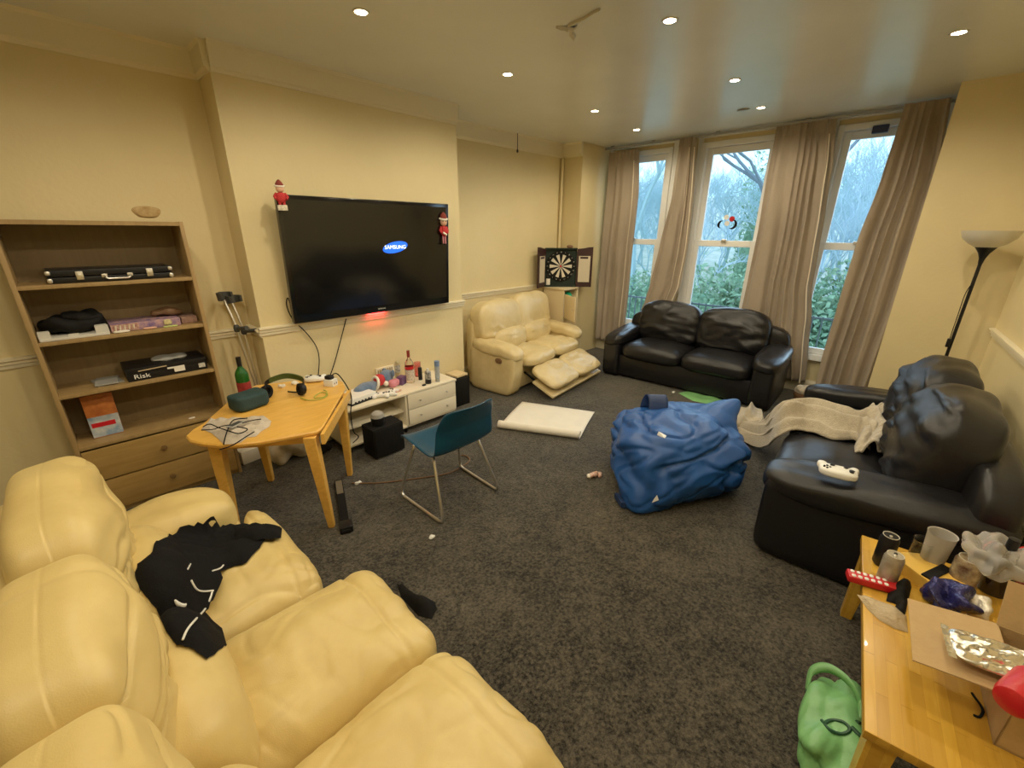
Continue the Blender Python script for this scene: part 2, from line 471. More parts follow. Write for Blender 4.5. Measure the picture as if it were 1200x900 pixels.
def window(i, y0, y1):
    o = bpy.data.objects.new('window_%d' % i, None); col.objects.link(o); o['kind'] = 'structure'
    o.location = (XW, (y0+y1)/2, WZ0)
    def child(name, bm, m, parent=None):
        c = link(name, bm, m, False); c.data.transform(Matrix.Translation(-Vector(o.location))); c.parent = parent or o; return c
    bm = NB()
    box(bm, (XW-.06, y0, WZ0), (XW+.1, y0+.055, WZ1), bev=.006); box(bm, (XW-.06, y1-.055, WZ0), (XW+.1, y1, WZ1), bev=.006)
    box(bm, (XW-.058, y0+.054, WZ1-.06), (XW+.098, y1-.054, WZ1-.001), bev=.006); box(bm, (XW-.10, y0-.03, WZ0-.03), (XW+.11, y1+.03, WZ0+.04), bev=.006)
    # architrave
    box(bm, (XW-.045, y0-.07, WZ0), (XW-.02, y0, WZ1+.05), bev=.008); box(bm, (XW-.045, y1, WZ0), (XW-.02, y1+.06, WZ1+.05), bev=.008)
    box(bm, (XW-.048, y0-.075, WZ1+.048), (XW-.018, y1+.065, WZ1+.075), bev=.006)
    child('window_frame', bm, M['upvc'])
    for nm, z0, z1, dx in (('upper_sash', 1.62, WZ1-.06, .03), ('lower_sash', WZ0+.04, 1.70, -.02)):
        bm = NB(); t = .065; xa, xb = XW+dx-.02, XW+dx+.025
        box(bm, (xa, y0+.0555, z0), (xb, y0+.055+t, z1), bev=.006); box(bm, (xa, y1-.055-t, z0), (xb, y1-.055, z1), bev=.006)
        box(bm, (xa+.002, y0+.054+t, z1-t-.01), (xb-.002, y1-.054-t, z1-.001), bev=.006); box(bm, (xa+.002, y0+.054+t, z0+.001), (xb-.002, y1-.054-t, z0+t), bev=.006)
        s = child(nm, bm, M['upvc'])
        bm = NB(); box(bm, (XW+dx, y0+.1, z0+.05), (XW+dx+.006, y1-.1, z1-.05)); child('pane', bm, M['glass'], s)
        if nm == 'lower_sash':
            bm = NB(); box(bm, (xa-.02, (y0+y1)/2-.03, z1-.02), (xa, (y0+y1)/2+.03, z1+.015), bev=.006); child('sash_lock', bm, M['silver'], s)
    return o
for i, (a, b) in enumerate(WINS): window(i+1, a, b)

# cornices (flat plaster band, stepped lower lip)
def cornice(n, p0, p1, nrm):
    """straight cornice from p0 to p1 (x,y), nrm points into the room"""
    p0 = Vector(p0); p1 = Vector(p1); nn = Vector(nrm)
    prof = [(0, CZ-.165), (.012, CZ-.165), (.016, CZ-.15), (.03, CZ-.14), (.035, CZ-.02), (.05, CZ), (0, CZ)]
    bm = NB()
    loft(bm, [[Vector((p.x+nn.x*d, p.y+nn.y*d, z)) for d, z in prof] for p in (p0, p1)])
    return struct('trim_%d' % n, bm, M['cornice'], False)
cornice(1, (XF, YL), (XC0, YL), (0, -1)); cornice(2, (XC0, YC), (XC1, YC), (0, -1)); cornice(3, (XC1, YR), (XB, YR), (0, -1))
cornice(4, (XC0, YC), (XC0, YL), (-1, 0)); cornice(5, (XC1, YC), (XC1, YR), (1, 0)); cornice(6, (XB, YR), (XB, BY1), (-1, 0))
# dado rails
def dado(n, p0, p1, nrm, z=1.03):
    p0 = Vector(p0); p1 = Vector(p1); nn = Vector(nrm)
    prof = [(0, z-.03), (.012, z-.028), (.014, z-.008), (.022, z-.002), (.022, z+.012), (.034, z+.022), (.034, z+.034), (0, z+.038)]
    bm = NB(); loft(bm, [[Vector((p.x+nn.x*d, p.y+nn.y*d, zz)) for d, zz in prof] for p in (p0, p1)])
    return struct('trim_%d' % n, bm, M['trimw'], False)
dado(7, (XF, YL), (XC0, YL), (0, -1), 1.025); dado(8, (XC0-.02, YC), (XC1+.02, YC), (0, -1), 1.055)
dado(9, (XC1, YR), (XB, YR), (0, -1), 1.04); dado(10, (XC0, YC), (XC0, YL), (-1, 0), 1.04)
dado(11, (XB-.03, right_y(XB)), (XF, right_y(XF)), (-.08, .99), 1.045)
def baseb(side, p0, p1, nrm, h=.15):
    p0 = Vector(p0); p1 = Vector(p1); nn = Vector(nrm)
    prof = [(0, 0), (.02, 0), (.02, h-.03), (.008, h), (0, h)]
    bm = NB(); loft(bm, [[Vector((p.x+nn.x*d, p.y+nn.y*d, zz)) for d, zz in prof] for p in (p0, p1)])
    struct('baseboard_'+side, bm, M['trimw'], False)
baseb('left', (XF, YL), (XC0, YL), (0, -1)); baseb('chimney', (XC0, YC), (XC1, YC), (0, -1)); baseb('recess', (XC1, YR), (XB, YR), (0, -1))
baseb('right', (XB, right_y(XB)), (XF, right_y(XF)), (-.08, .99)); baseb('corner', (XB, BY0), (XB, right_y(XB)), (-1, 0)); baseb('bay', (XW-.02, BY0), (XW-.02, BY1), (-1, 0))

# corner pipe
bm = NB(); tube(bm, [(XB-.04, YR-.035, 0), (XB-.04, YR-.035, CZ-.17)], .02, 10)
single('heating_pipe', bm, M['wall'], 'thin cream painted pipe running up the far corner above the dartboard', 'pipe')
# stain and peeling paint, hook
bm = NB()
pts = [(.51+.075*math.cos(t)*(1+.1*math.sin(3*t)), 1.90+.042*math.sin(t)*(1+.12*math.cos(2*t))) for t in [2*PI*k/24 for k in range(24)]]
loft(bm, [[Vector((x, YL-.0, z)) for x, z in pts], [Vector((.51+(x-.51)*.75, YL-.012, 1.9+(z-1.9)*.75)) for x, z in pts]])
single('plaster_patch', bm, [mat('bare_plaster', (.62, .46, .24), .8, var=(22, (.42, .27, .10)), bump=(30, .3))], 'oval patch of bare brownish plaster on the wall just above the bookcase', 'wall damage')
bm = NB()
a = Zp(668, 30, CZ-.001); b_ = Zp(703, 10, CZ-.001); c_ = Zp(672, 46, CZ-.001)
for k, (p, q, w) in enumerate(((a, b_, .02), (a, c_, .03), (a+Vector((.03, .03, 0)), a+Vector((-.05, .06, 0)), .02))):
    d = (q-p).normalized(); s = Vector((-d.y, d.x, 0))
    loft(bm, [[p+d*((q-p).length*t)+s*(x*w*(1-.7*t)*(1+.5*math.sin(9*t+k)))+Vector((0, 0, -z)) for x, z in ((-1, 0), (-.6, .012), (.2, .005), (1, 0))] for t in [i/8 for i in range(9)]], closed=False)
single('peeling_paint', bm, M['crack'], 'curled flakes of peeling paint on the ceiling near the top of the picture', 'ceiling damage')
bm = NB(); p = Zp(871, 128, CZ)
lathe(bm, [(.0, 0), (.055, 0), (.06, -.006), (.05, -.012), (0, -.012)], p, 20, Matrix.Scale(.35, 3, Vector((1, 0, 0))))
single('ceiling_vent', bm, M['grey'], 'small dark slot in the ceiling beside the downlight nearest the middle window', 'vent')
bm = NB(); tube(bm, [(4.24, YR-.055, CZ-.0), (4.24, YR-.055, 2.72)], .005, 6); lathe(bm, [(.0, .0), (.011, .006), (.012, .03), (.005, .04)], (4.24, YR-.055, 2.69), 8)
single('pull_cord', bm, M['dgrey'], 'short dark cord hanging down the cornice of the right alcove', 'cord')

# ------------------------------------------------------------------ downlights
LP = [((423, 14), 'recessed downlight above the left end of the television, nearest the top edge'),
      ((595, 87), 'recessed downlight in the ceiling right of the television, between two others in its row'),
      ((785, 24), 'brightest large downlight in the middle of the ceiling near the top edge'),
      ((697, 130), 'small downlight third along the row towards the dartboard corner'),
      ((746, 152), 'smallest downlight, last of its row, above the leftmost curtain'),
      ((861, 94), 'downlight in the middle row above the gap between second and third curtains'),
      ((892, 126), 'downlight beside the dark ceiling slot, closest to the middle window'),
      ((1124, 38), 'downlight at the right, above the corner with the floor lamp')]
def lamp(p, e, parent=None):
    ld = bpy.data.lights.new('spot_lamp', 'SPOT'); ld.energy = e; ld.color = (1.0, .855, .60); ld.spot_size = math.radians(168); ld.spot_blend = .6
    ld.shadow_soft_size = .035
    o = bpy.data.objects.new('spot_lamp', ld); col.objects.link(o); o.location = p
    return o
LAMP_E = 28
for (px, py), lab in LP:
    p = Zp(px, py, CZ)
    t = Thing('downlight', lab, 'light', (p.x, p.y, CZ), 0, 'recessed downlights in the ceiling')
    bm = NB(); lathe(bm, [(.034, -.004), (.045, -.006), (.046, 0), (.030, 0)], (0, 0, 0), 20, cap=False); t.part('rim', bm, M['silver'])
    bm = NB(); lathe(bm, [(0, -.006), (.02, -.006), (.033, -.002), (.033, -.001)], (0, 0, 0), 20); t.part('bulb', bm, M['bulb'])
    lamp((p.x, p.y, CZ-.03), LAMP_E)
for x, y in ((1.47, 1.30), (2.7, .2), (1.47, .2), (.2, 2.5), (.2, 1.3), (.2, .2), (-1.1, 1.3)):
    lamp((x, y, CZ-.03), LAMP_E)

# ------------------------------------------------------------------ curtains
def curtain(label, rows, folds, amp, xc=5.72, lining=None, seed=0, hem=None):
    R = [(Xp(*a, xc), Xp(*b, xc)) for a, b in rows]
    zs = [(a.z+b.z)/2 for a, b in R]
    def at(v):
        z = zs[0]+(zs[-1]-zs[0])*v
        for (a, b), (c, d), z0, z1 in zip(R[:-1], R[1:], zs[:-1], zs[1:]):
            if z <= z0+1e-6 and z >= z1-1e-6:
                t = (z0-z)/(z0-z1); t = t*t*(3-2*t)*.5+t*.5
                return a.y+(c.y-a.y)*t, b.y+(d.y-b.y)*t, z
        return R[-1][0].y, R[-1][1].y, zs[-1]
    def f(u, v):
        yl, yr, z = at(v)
        A = amp*(.45+.55*min(1, v*2.2))*(.7+.5*noise.noise(Vector((u*4, v*1.2, seed+9))))
        ph = 2*PI*folds*(u+.09*math.sin(5*u+seed)+.05*math.sin(11*u+2*seed+1.5*v))+.8*math.sin(2.2*v+seed)
        x = xc+A*math.sin(ph)+.25*A*math.sin(2.3*ph+seed+1.5*v)+.012*noise.noise(Vector((u*6, v*5, seed)))
        y = yl+(yr-yl)*u+.010*math.cos(ph*1.0)
        if v < .05: x += (xc-x)*.3
        return Vector((x, y, z))
    bm = NB(); grid(bm, int(folds*14), 60, f)
    o = tag(link('curtain', bm, M['curt'], 'full'), label, 'curtain', 'beige curtains in the bay window')
    sm = o.modifiers.new('thickness', 'SOLIDIFY'); sm.thickness = .004
    # heading tape
    bm = NB(); grid(bm, int(folds*14), 3, lambda u, v: f(u, v*.045)+Vector((-.012-.006*math.sin(2*PI*folds*2*u), 0, 0))); h = link('heading_tape', bm, M['curt'], 'full'); h.parent = o
    if lining:
        for u0 in lining:
            bm = NB(); tube(bm, [f(u0, k/40)+Vector((-.012, 0, 0)) for k in range(2, 41)], .006, 6)
            c = link('lining_edge', bm, M['lining']); c.parent = o; c['label'] = 'pale lining edge'
    return o
curtain('beige curtain hanging straight at the left end of the bay, beside the dartboard',
        [((715, 178), (750, 176)), ((711, 230), (748, 230)), ((705, 290), (741, 290)), ((700, 340), (735, 350)), ((696, 400), (730, 400))], 5, .035, seed=1, lining=[.86])
curtain('beige curtain between left and middle windows, its foot swept over the black sofa back',
        [((797, 163), (816, 160)), ((787, 230), (812, 230)), ((773, 290), (806, 290)), ((763, 330), (798, 335)), ((757, 350), (789, 360)), ((752, 362), (780, 370))], 3, .035, xc=5.70, seed=2, lining=[.72, .95])
curtain('broad beige curtain between the middle and right windows behind the black sofa',
        [((912, 148), (981, 137)), ((901, 200), (975, 200)), ((889, 270), (964, 270)), ((876, 330), (953, 330)), ((868, 365), (948, 390)), ((880, 440), (943, 445))], 6, .045, seed=3, lining=[.93])
curtain('long two-toned beige curtain slanting down at the far right of the bay',
        [((1060, 128), (1119, 108)), ((1033, 210), (1100, 208)), ((1004, 285), (1075, 292)), ((984, 350), (1054, 362)), ((963, 420), (1030, 432)), ((954, 455), (1020, 462))], 4, .05, xc=5.6, seed=4)
t = Thing('curtain_rail', 'long dull curtain rail fixed along the top of the bay windows', 'curtain rail', (5.72, 1.95, 2.87))
bm = NB(); box(bm, (5.70, BY0+.01, 2.862), (5.74, BY1-.01, 2.885), bev=.004); t.part('track', bm, M['grey'], world=True)
for y in (.4, 1.3, 2.2, 3.0, 3.6):
    bm = NB(); box(bm, (5.705, y-.02, 2.885), (5.735, y+.02, CZ), bev=.003); t.part('bracket', bm, M['grey'], world=True)
# small dark box on the head of the right window
bm = NB(); a = Xp(1022, 152, 5.80); b_ = Xp(1042, 148, 5.80)
box(bm, (5.795, b_.y, a.z-.035), (5.84, a.y, a.z+.035), bev=.008)
single('sensor_box', bm, mat('navy_plastic', (.02, .03, .09), .5, bump=(40, .05)), 'small dark navy box fixed at the head of the right window', 'sensor')
# sticker on the middle window
t = Thing('window_sticker', 'small black, white and red festive sticker on the middle window pane', 'sticker', (5.925, 2.0, 1.86), 0)
E_ = 5.921
def disc(bm, c, r, sx=1.0, sz=1.0, x=E_, a0=0, a1=2*PI, r0=0):
    n = 20
    if r0 <= 0:
        loft(bm, [[Vector((x, c[0]+r*sx*math.cos(a0+(a1-a0)*k/n), c[1]+r*sz*math.sin(a0+(a1-a0)*k/n))) for k in range(n)], [Vector((x-.002, c[0]+r*sx*math.cos(a0+(a1-a0)*k/n), c[1]+r*sz*math.sin(a0+(a1-a0)*k/n))) for k in range(n)]])
    else:
        pa = [Vector((x-.001, c[0]+r*sx*math.cos(a0+(a1-a0)*k/n), c[1]+r*sz*math.sin(a0+(a1-a0)*k/n))) for k in range(n+1)]
        tube(bm, pa, [r0*math.sin(PI*(k+.6)/(n+1.2)) for k in range(n+1)], 6)
bm = NB(); disc(bm, (2.055, 1.885), .045, r0=.017, a0=-1.2, a1=1.6); t.part('black_shape', bm, M['blackm'], world=True)
bm = NB(); disc(bm, (1.945, 1.89), .05, r0=.017, a0=1.6, a1=5.2); t.part('black_shape', bm, M['blackm'], world=True)
bm = NB(); disc(bm, (1.95, 1.95), .032); t.part('red_shape', bm, M['red'], world=True)
bm = NB(); disc(bm, (2.02, 1.97), .03); t.part('white_shape', bm, M['white'], world=True)
bm = NB(); disc(bm, (2.0, 1.90), .03); t.part('white_shape', bm, M['white'], world=True)

# ================================================================== OUTSIDE
bm = NB(); 
grid(bm, 24, 24, lambda u, v: Vector((6.1+u*45, -30+v*60, -.55+max(0, u*45-6)*.15+.15*noise.noise(Vector((u*12, v*12, 0))))))
o = struct('ground', bm, M['grass'], 'full')
def tree_bm(seed, h, spread, depth=5, stem=.3, thick=.016):
    rnd = random.Random(seed); bm = NB()
    def br(p, d, l, r, k):
        q = p; pts = [p.copy()]
        dd = d.copy()
        for i in range(3):
            dd = (dd+Vector((rnd.uniform(-1, 1), rnd.uniform(-1, 1), rnd.uniform(-.3, .6)))*.16).normalized()
            q = q+dd*(l/3); pts.append(q.copy())
        tube(bm, pts, [r, r*.88, r*.76, r*.64], 5 if k > 2 else 4)
        if k == 0: return
        nb = rnd.choice((2, 3, 3))
        for i in range(nb):
            a = rnd.uniform(0, 2*PI); s = rnd.uniform(.35, .8)*spread
            o_ = dd.orthogonal().normalized(); w = dd.cross(o_)
            nd = (dd+(o_*math.cos(a)+w*math.sin(a))*s+Vector((0, 0, .12))).normalized()
            br(pts[-1] if i < 2 else pts[-2], nd, l*rnd.uniform(.62, .85), r*.60, k-1)
    br(Vector((0, 0, 0)), Vector((0, 0, 1)), h*stem, h*thick, depth)
    return bm
barks = [M['bark'], mat('hazed_pale_bark', (.46, .56, .62), .9, bump=(20, .3)), mat('hazed_greenish_bark', (.36, .48, .50), .9, bump=(20, .3))]  # the two paler barks have distance haze mixed into their colour
tmesh = {}
def place_tree(i, p, s, rzv, label, grp):
    if i in tmesh:
        o = tmesh[i].copy(); col.objects.link(o)
    else:
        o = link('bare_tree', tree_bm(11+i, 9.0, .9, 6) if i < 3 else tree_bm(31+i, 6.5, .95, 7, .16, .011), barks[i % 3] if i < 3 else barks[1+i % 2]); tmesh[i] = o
    o.location = p; o.scale = (s, s, s); o.rotation_euler.z = rzv
    return tag(o, label, 'tree', grp)
place_tree(0, (11.5, 2.6, -.5), .80, .4, 'bare branching tree behind the middle window, nearest the railings', 'bare winter trees outside')
place_tree(1, (10.8, .55, -.5), 1.0, 1.9, 'bare tree with long slanting branches outside the right window', 'bare winter trees outside')
place_tree(2, (11.5, 6.3, -.5), .8, 3.0, 'bare grey tree with a forked trunk outside the left window', 'bare winter trees outside')
rnd = random.Random(5)
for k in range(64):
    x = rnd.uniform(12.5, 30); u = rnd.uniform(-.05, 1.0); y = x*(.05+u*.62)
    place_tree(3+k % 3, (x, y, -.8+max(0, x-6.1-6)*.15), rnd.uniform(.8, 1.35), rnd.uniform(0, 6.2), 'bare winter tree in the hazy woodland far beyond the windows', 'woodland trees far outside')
def bush(c, r, h, seed, label):
    rnd = random.Random(seed); bm = NB()
    for k in range(2600):
        a = rnd.uniform(0, 2*PI); b2 = math.acos(rnd.uniform(-.2, 1)); rr = rnd.uniform(.6, 1.05)
        p = Vector((c[0]+r*rr*math.cos(a)*math.sin(b2), c[1]+r*1.4*rr*math.sin(a)*math.sin(b2), c[2]+h*rr*math.cos(b2)))
        s = rnd.uniform(.03, .09); d = Vector((rnd.uniform(-1, 1), rnd.uniform(-1, 1), rnd.uniform(-1, 1))).normalized(); e = d.orthogonal().normalized()
        v = [bm.verts.new(p+d*s), bm.verts.new(p+e*s*.6), bm.verts.new(p-d*s), bm.verts.new(p-e*s*.6)]
        bm.faces.new(v)
    puff(bm, c, (r*.6, r*.85, h*.62), 2.2, n=8, nz=(.15, 2, seed))
    single('garden_bush', bm, M['leafy'], label, 'bush', 'green bushes outside', False)
bush((11.6, 5.6, -.5), 1.0, 1.3, 1, 'low green bush outside the left window')
bush((11.0, 3.9, -.5), .9, 1.5, 2, 'green bush outside the left part of the middle window')
bush((11.3, 2.55, -.5), 1.0, 1.65, 3, 'tall green bush behind the railings at the middle window')
bush((12.2, 1.1, -.5), 1.0, 1.7, 4, 'green bush outside the right window, beneath slanting branches')
bush((16.5, 4.25, -.2), .9, 5.2, 5, 'tall dark evergreen rising at the right edge of the middle window')
t = Thing('iron_railing', 'thin dark iron railing of upright bars outside the windows', 'railing', (7.6, 2.2, -.55))
bm = NB(); box(bm, (7.585, -.6, .60), (7.615, 5.2, .63)); t.part('top_rail', bm, M['iron'], world=True)
bm = NB(); box(bm, (7.585, -.6, -.4), (7.615, 5.2, -.37)); t.part('bottom_rail', bm, M['iron'], world=True)
bar = None
for k in range(48):
    y = -.55+k*.12
    if bar is None:
        bm = NB(); box(bm, (-.009, -.009, -.15), (.009, .009, 1.17)); bar = t.part('bar', bm, M['iron'])
        b2 = bar
    else:
        b2 = bar.copy(); col.objects.link(b2)
    b2.location = (0, y-2.2, .0+.02)
# ================================================================== BOOKCASE
bx0, bx1, by0, by1 = -.195, .635, 3.545, YL-.025
t = Thing('bookcase', 'oak-effect bookcase with open shelves and two drawers against the left alcove wall', 'bookcase', ((bx0+bx1)/2, (by0+by1)/2, 0))
for xa in (bx0, bx1-.022):
    bm = NB(); box(bm, (xa, by0, 0), (xa+.022, by1, 1.84), bev=.002); t.part('side_panel', bm, M['bookin'], world=True)
bm = NB(); box(bm, (bx0+.022, by0+.002, 1.815), (bx1-.022, by1, 1.838)); t.part('top_panel', bm, M['bookin'], world=True)
bm = NB(); box(bm, (bx0+.01, by1-.012, .02), (bx1-.01, by1-.004, 1.83)); t.part('back_panel', bm, M['bookback'], world=True)
for z in (.50, .845, 1.17, 1.485):
    bm = NB(); box(bm, (bx0+.022, by0+.004, z-.01), (bx1-.022, by1-.012, z+.012), bev=.002); t.part('shelf', bm, M['bookin'], world=True)
bm = NB(); box(bm, (bx0+.022, by0+.02, .0), (bx1-.022, by0+.04, .035)); t.part('plinth', bm, M['bookin'], world=True)
for z0, z1 in ((.265, .478), (.04, .255)):
    bm = NB(); box(bm, (bx0+.024, by0-.004, z0), (bx1-.024, by0+.016, z1), bev=.003)
    d = t.part('drawer', bm, M['drawerf'], world=True)
    for kx in (bx0+.415,):
        bm = NB(); lathe(bm, [(0, 0), (.009, 0), (.008, .012), (.018, .02), (.017, .028), (0, .031)], (kx, by0-.004, (z0+z1)/2+.01), 14, Matrix.Rotation(PI/2, 3, 'X'))
        t.part('knob', bm, mat('dark_wood_knob', (.20, .11, .035), .5, bump=(30, .05)), d, world=True)

# black instrument case on the top shelf
c0 = Vector((-.055, 3.62, 1.4975))
t = Thing('hard_case', 'long slim black hard case with chrome clasps on the uppermost bookcase shelf', 'case', (.23, 3.7, 1.498))
bm = NB(); box(bm, (-.05, 3.575, 1.498), (.52, 3.84, 1.532), bev=.008); box(bm, (-.05, 3.575, 1.535), (.52, 3.84, 1.572), bev=.008); t.part('shell', bm, M['blackp'], world=True)
for x in (.085, .405):
    bm = NB(); box(bm, (x-.016, 3.565, 1.515), (x+.016, 3.577, 1.562), bev=.003); box(bm, (x-.010, 3.560, 1.53), (x+.010, 3.566, 1.548), bev=.002); t.part('clasp', bm, M['chrome'], world=True)
bm = NB(); tube(bm, [(.19, 3.575, 1.532), (.195, 3.545, 1.522), (.205, 3.54, 1.516), (.295, 3.54, 1.516), (.305, 3.545, 1.522), (.31, 3.575, 1.532)], .0055, 8); box(bm, (.178, 3.57, 1.522), (.205, 3.577, 1.542), bev=.002); box(bm, (.295, 3.57, 1.522), (.322, 3.577, 1.542), bev=.002); t.part('handle', bm, M['chrome'], world=True)
for x in (-.047, .507):
    bm = NB(); puff(bm, (x+.005, 3.578, 1.515), (.012, .008, .014), 3, n=5); puff(bm, (x+.005, 3.578, 1.557), (.012, .008, .012), 3, n=5); t.part('corner_cap', bm, M['chrome'], world=True)

# second shelf
zs = 1.183
bm = NB()
box(bm, (-.165, 3.56, zs), (.135, 3.80, zs+.016), bev=.004)
prism(bm, [(-.165, 3.57), (-.115, 3.565), (-.12, 3.60), (-.165, 3.61)], zs+.014, zs+.055); prism(bm, [(.075, 3.565), (.135, 3.565), (.13, 3.62), (.08, 3.61)], zs+.014, zs+.06)
box(bm, (-.045, 3.562, zs+.014), (.0, 3.57, zs+.03))
single('polystyrene_tray', bm, M['lgrey'], 'pale grey packing tray with raised corners at the left of the middle shelf', 'tray')
bm = NB(); puff(bm, (-.01, 3.70, zs+.065), (.14, .09, .045), 3, n=12, nz=(.035, 14, 3)); puff(bm, (.03, 3.7, zs+.10), (.09, .07, .035), 2.5, n=10, nz=(.03, 18, 8))
single('dark_bundle', bm, M['blackm'], 'dark crumpled bundle lying in the grey tray on the bookcase', 'bundle')
bm = NB(); box(bm, (.145, 3.60, zs), (.50, 3.83, zs+.05), bev=.003)
t = Thing('game_box', 'flat purple and pink printed box lying on the middle bookcase shelf', 'box', (.33, 3.71, zs)); t.part('box_body', bm, M['purple'], world=True)
bm = NB(); box(bm, (.147, 3.597, zs+.003), (.28, 3.601, zs+.048)); t.part('pink_print', bm, M['printA'], world=True)
bm = NB()
for k in range(5): tube(bm, [(.165+k*.022, 3.595, zs+.008+.002*k), (.17+k*.022, 3.595, zs+.042)], .005, 5)
t.part('cream_lettering', bm, mat('cream_print', (.72, .6, .45), .5, var=(60, .2)), world=True)
bm = NB(); puff(bm, (.43, 3.596, zs+.03), (.022, .005, .018), 3, n=6); t.part('yellow_print', bm, mat('yellow_print', (.7, .6, .3), .5, var=(60, .4)), world=True)
bm = NB(); box(bm, (.51, 3.63, zs), (.60, 3.82, zs+.045), bev=.004)
single('card_pack', bm, mat('faded_pink_card', (.40, .23, .18), .5, var=(40, .5)), 'small faded pink box at the right end of the middle shelf', 'box')
bm = NB(); box(bm, (.40, 3.572, zs), (.475, 3.592, zs+.008), bev=.003)
single('highlighter_pen', bm, mat('lime_plastic', (.5, .6, .2), .4, bump=(40, .05)), 'pale lime pen lying in front of the purple box on the middle shelf', 'pen')
bm = NB(); puff(bm, (.19, 3.575, zs+.007), (.04, .015, .007), 3, n=6); 
single('paper_scrap', bm, M['paper'], 'white scrap of paper at the front edge of the middle shelf', 'paper')
bm = NB(); puff(bm, (.33, 3.578, zs+.008), (.035, .013, .007), 3, n=6)
single('sweet_wrapper', bm, mat('salmon_wrap', (.7, .4, .3), .4, bump=(40, .3)), 'salmon coloured wrapper in front of the purple box on the middle shelf', 'wrapper')
bm = NB(); puff(bm, (.46, 3.745, zs+.075), (.085, .06, .026), 2.6, n=10, nz=(.02, 16, 2))
single('dark_pouch', bm, M['pot'], 'dark brown pouch lying on top of the purple box', 'pouch')

# Risk box on the third shelf
zs = .857
t = Thing('board_game', 'black board game box lettered Risk on the third bookcase shelf', 'board game', (.37, 3.7, zs))
R1 = rz(math.radians(-1))
bm = NB(); box(bm, (.15, 3.585, zs), (.585, 3.84, zs+.062), bev=.003); t.part('box_body', bm, M['blackp'], world=True)
bm = NB(); box(bm, (.148, 3.583, zs+.05), (.587, 3.842, zs+.085), bev=.003); t.part('box_lid', bm, M['blackp'], world=True)
bm = NB(); text_bm(bm, 'Risk', .040, Matrix.Translation((.222, 3.5825, zs+.028)) @ Matrix.Rotation(PI/2, 4, 'X') @ Matrix.Scale(1.25, 4, (1, 0, 0)), .001); t.part('lettering', bm, M['white'], world=True, smooth=False)
bm = NB(); box(bm, (.21, 3.581, zs+.064), (.36, 3.584, zs+.07), rot=ry(-.04)); t.part('pale_stripe', bm, mat('tan_print', (.55, .42, .25), .5, bump=(40, .05)), world=True)
bm = NB(); prism(bm, [(.395, 3.581), (.455, 3.581), (.455, 3.584), (.395, 3.584)], zs+.018, zs+.056); box(bm, (.36, 3.58, zs+.045), (.42, 3.584, zs+.056)); t.part('price_sticker', bm, M['paper'], world=True)
bm = NB(); box(bm, (.535, 3.580, zs+.018), (.572, 3.584, zs+.048)); t.part('barcode', bm, mat('barcode_label', (.75, .72, .65), .5, var=(160, .5)), world=True)
bm = NB(); puff(bm, (.40, 3.71, zs+.095), (.10, .06, .014), 3, n=8, nz=(.01, 20, 1))
single('plastic_sleeve', bm, M['grey'], 'grey plastic sleeve lying on the black Risk box', 'sleeve')
bm = NB(); box(bm, (-.01, 3.62, zs), (.12, 3.80, zs+.008), rot=rz(.15)); box(bm, (.0, 3.60, zs+.009), (.11, 3.78, zs+.016), rot=rz(-.1))
single('flat_papers', bm, M['grey'], 'grey flat papers beside the black Risk box', 'papers')
# upright snack box on the bottom shelf
t = Thing('snack_box', 'orange and blue printed box standing in the bottom bookcase compartment', 'box', (-.03, 3.70, .512))
bm = NB(); box(bm, (-.095, 3.66, .512), (.055, 3.72, .80), bev=.003); t.part('box_body', bm, M['orange'], world=True)
bm = NB(); box(bm, (-.094, 3.656, .518), (.054, 3.6605, .655)); t.part('lower_print', bm, M['bluepr'], world=True)
bm = NB(); box(bm, (-.085, 3.6545, .585), (.03, 3.6565, .615)); t.part('red_stripe', bm, M['red'], world=True)
bm = NB(); puff(bm, (.42, 3.60, .516), (.02, .012, .004), 2.5, n=5)
single('paper_scrap', bm, M['paper'], 'tiny pale scrap at the right of the bottom bookcase compartment', 'paper')

# ================================================================== CRUTCHES
def crutch(label, top, base, twist):
    top = Vector(top); base = Vector(base); d = (top-base).normalized(); L_ = (top-base).length
    u = Vector((math.cos(twist), math.sin(twist), 0)); u = (u-d*u.dot(d)).normalized(); w = d.cross(u)
    t = Thing('crutch', label, 'crutch', base, 0, 'pair of forearm crutches')
    bm = NB(); tube(bm, [base+d*.03, base+d*(L_-.30)], .010, 10); t.part('shaft', bm, M['chrome'], world=True)
    bm = NB(); tube(bm, smooth_path([base+d*(L_-.34), base+d*(L_-.2)+u*-.004, base+d*(L_-.03)-u*.035], 5), .0095, 10); t.part('upper_tube', bm, M['chrome'], world=True)
    bm = NB(); lathe(bm, [(.018, 0), (.019, .02), (.013, .05), (.011, .06)], base, 12); t.part('rubber_ferrule', bm, M['dgrey'], world=True)
    g = base+d*(L_-.245)
    bm = NB(); tube(bm, [g-u*.012, g+u*.02, g+u*.06, g+u*.115], [.019, .015, .014, .017], 10); puff(bm, g, (.02, .02, .03), 3, n=6); t.part('handgrip', bm, M['dgrey'], world=True)
    c = top-u*.01
    bm = NB(); n = 16
    for s in range(1):
        rings = []
        for k in range(n+1):
            a = -2.4+4.8*k/n
            p = c+(-u*math.cos(a)+w*math.sin(a))*.047
            o = (-u*math.cos(a)+w*math.sin(a))*.006
            hh = .034*(1-.35*abs(a)/2.4)
            rings.append([p-o-d*hh, p+o-d*hh, p+o+d*hh, p-o+d*hh])
        loft(bm, rings)
    t.part('forearm_cuff', bm, M['dgrey'], world=True)
crutch('grey forearm crutch leaning in the alcove corner, the one nearer the bookcase', (.825, 3.74, 1.33), (.93, 3.62, 0), -1.2)
crutch('grey forearm crutch leaning in the alcove corner, the one nearer the television', (.885, 3.76, 1.30), (.925, 3.66, 0), -1.0)

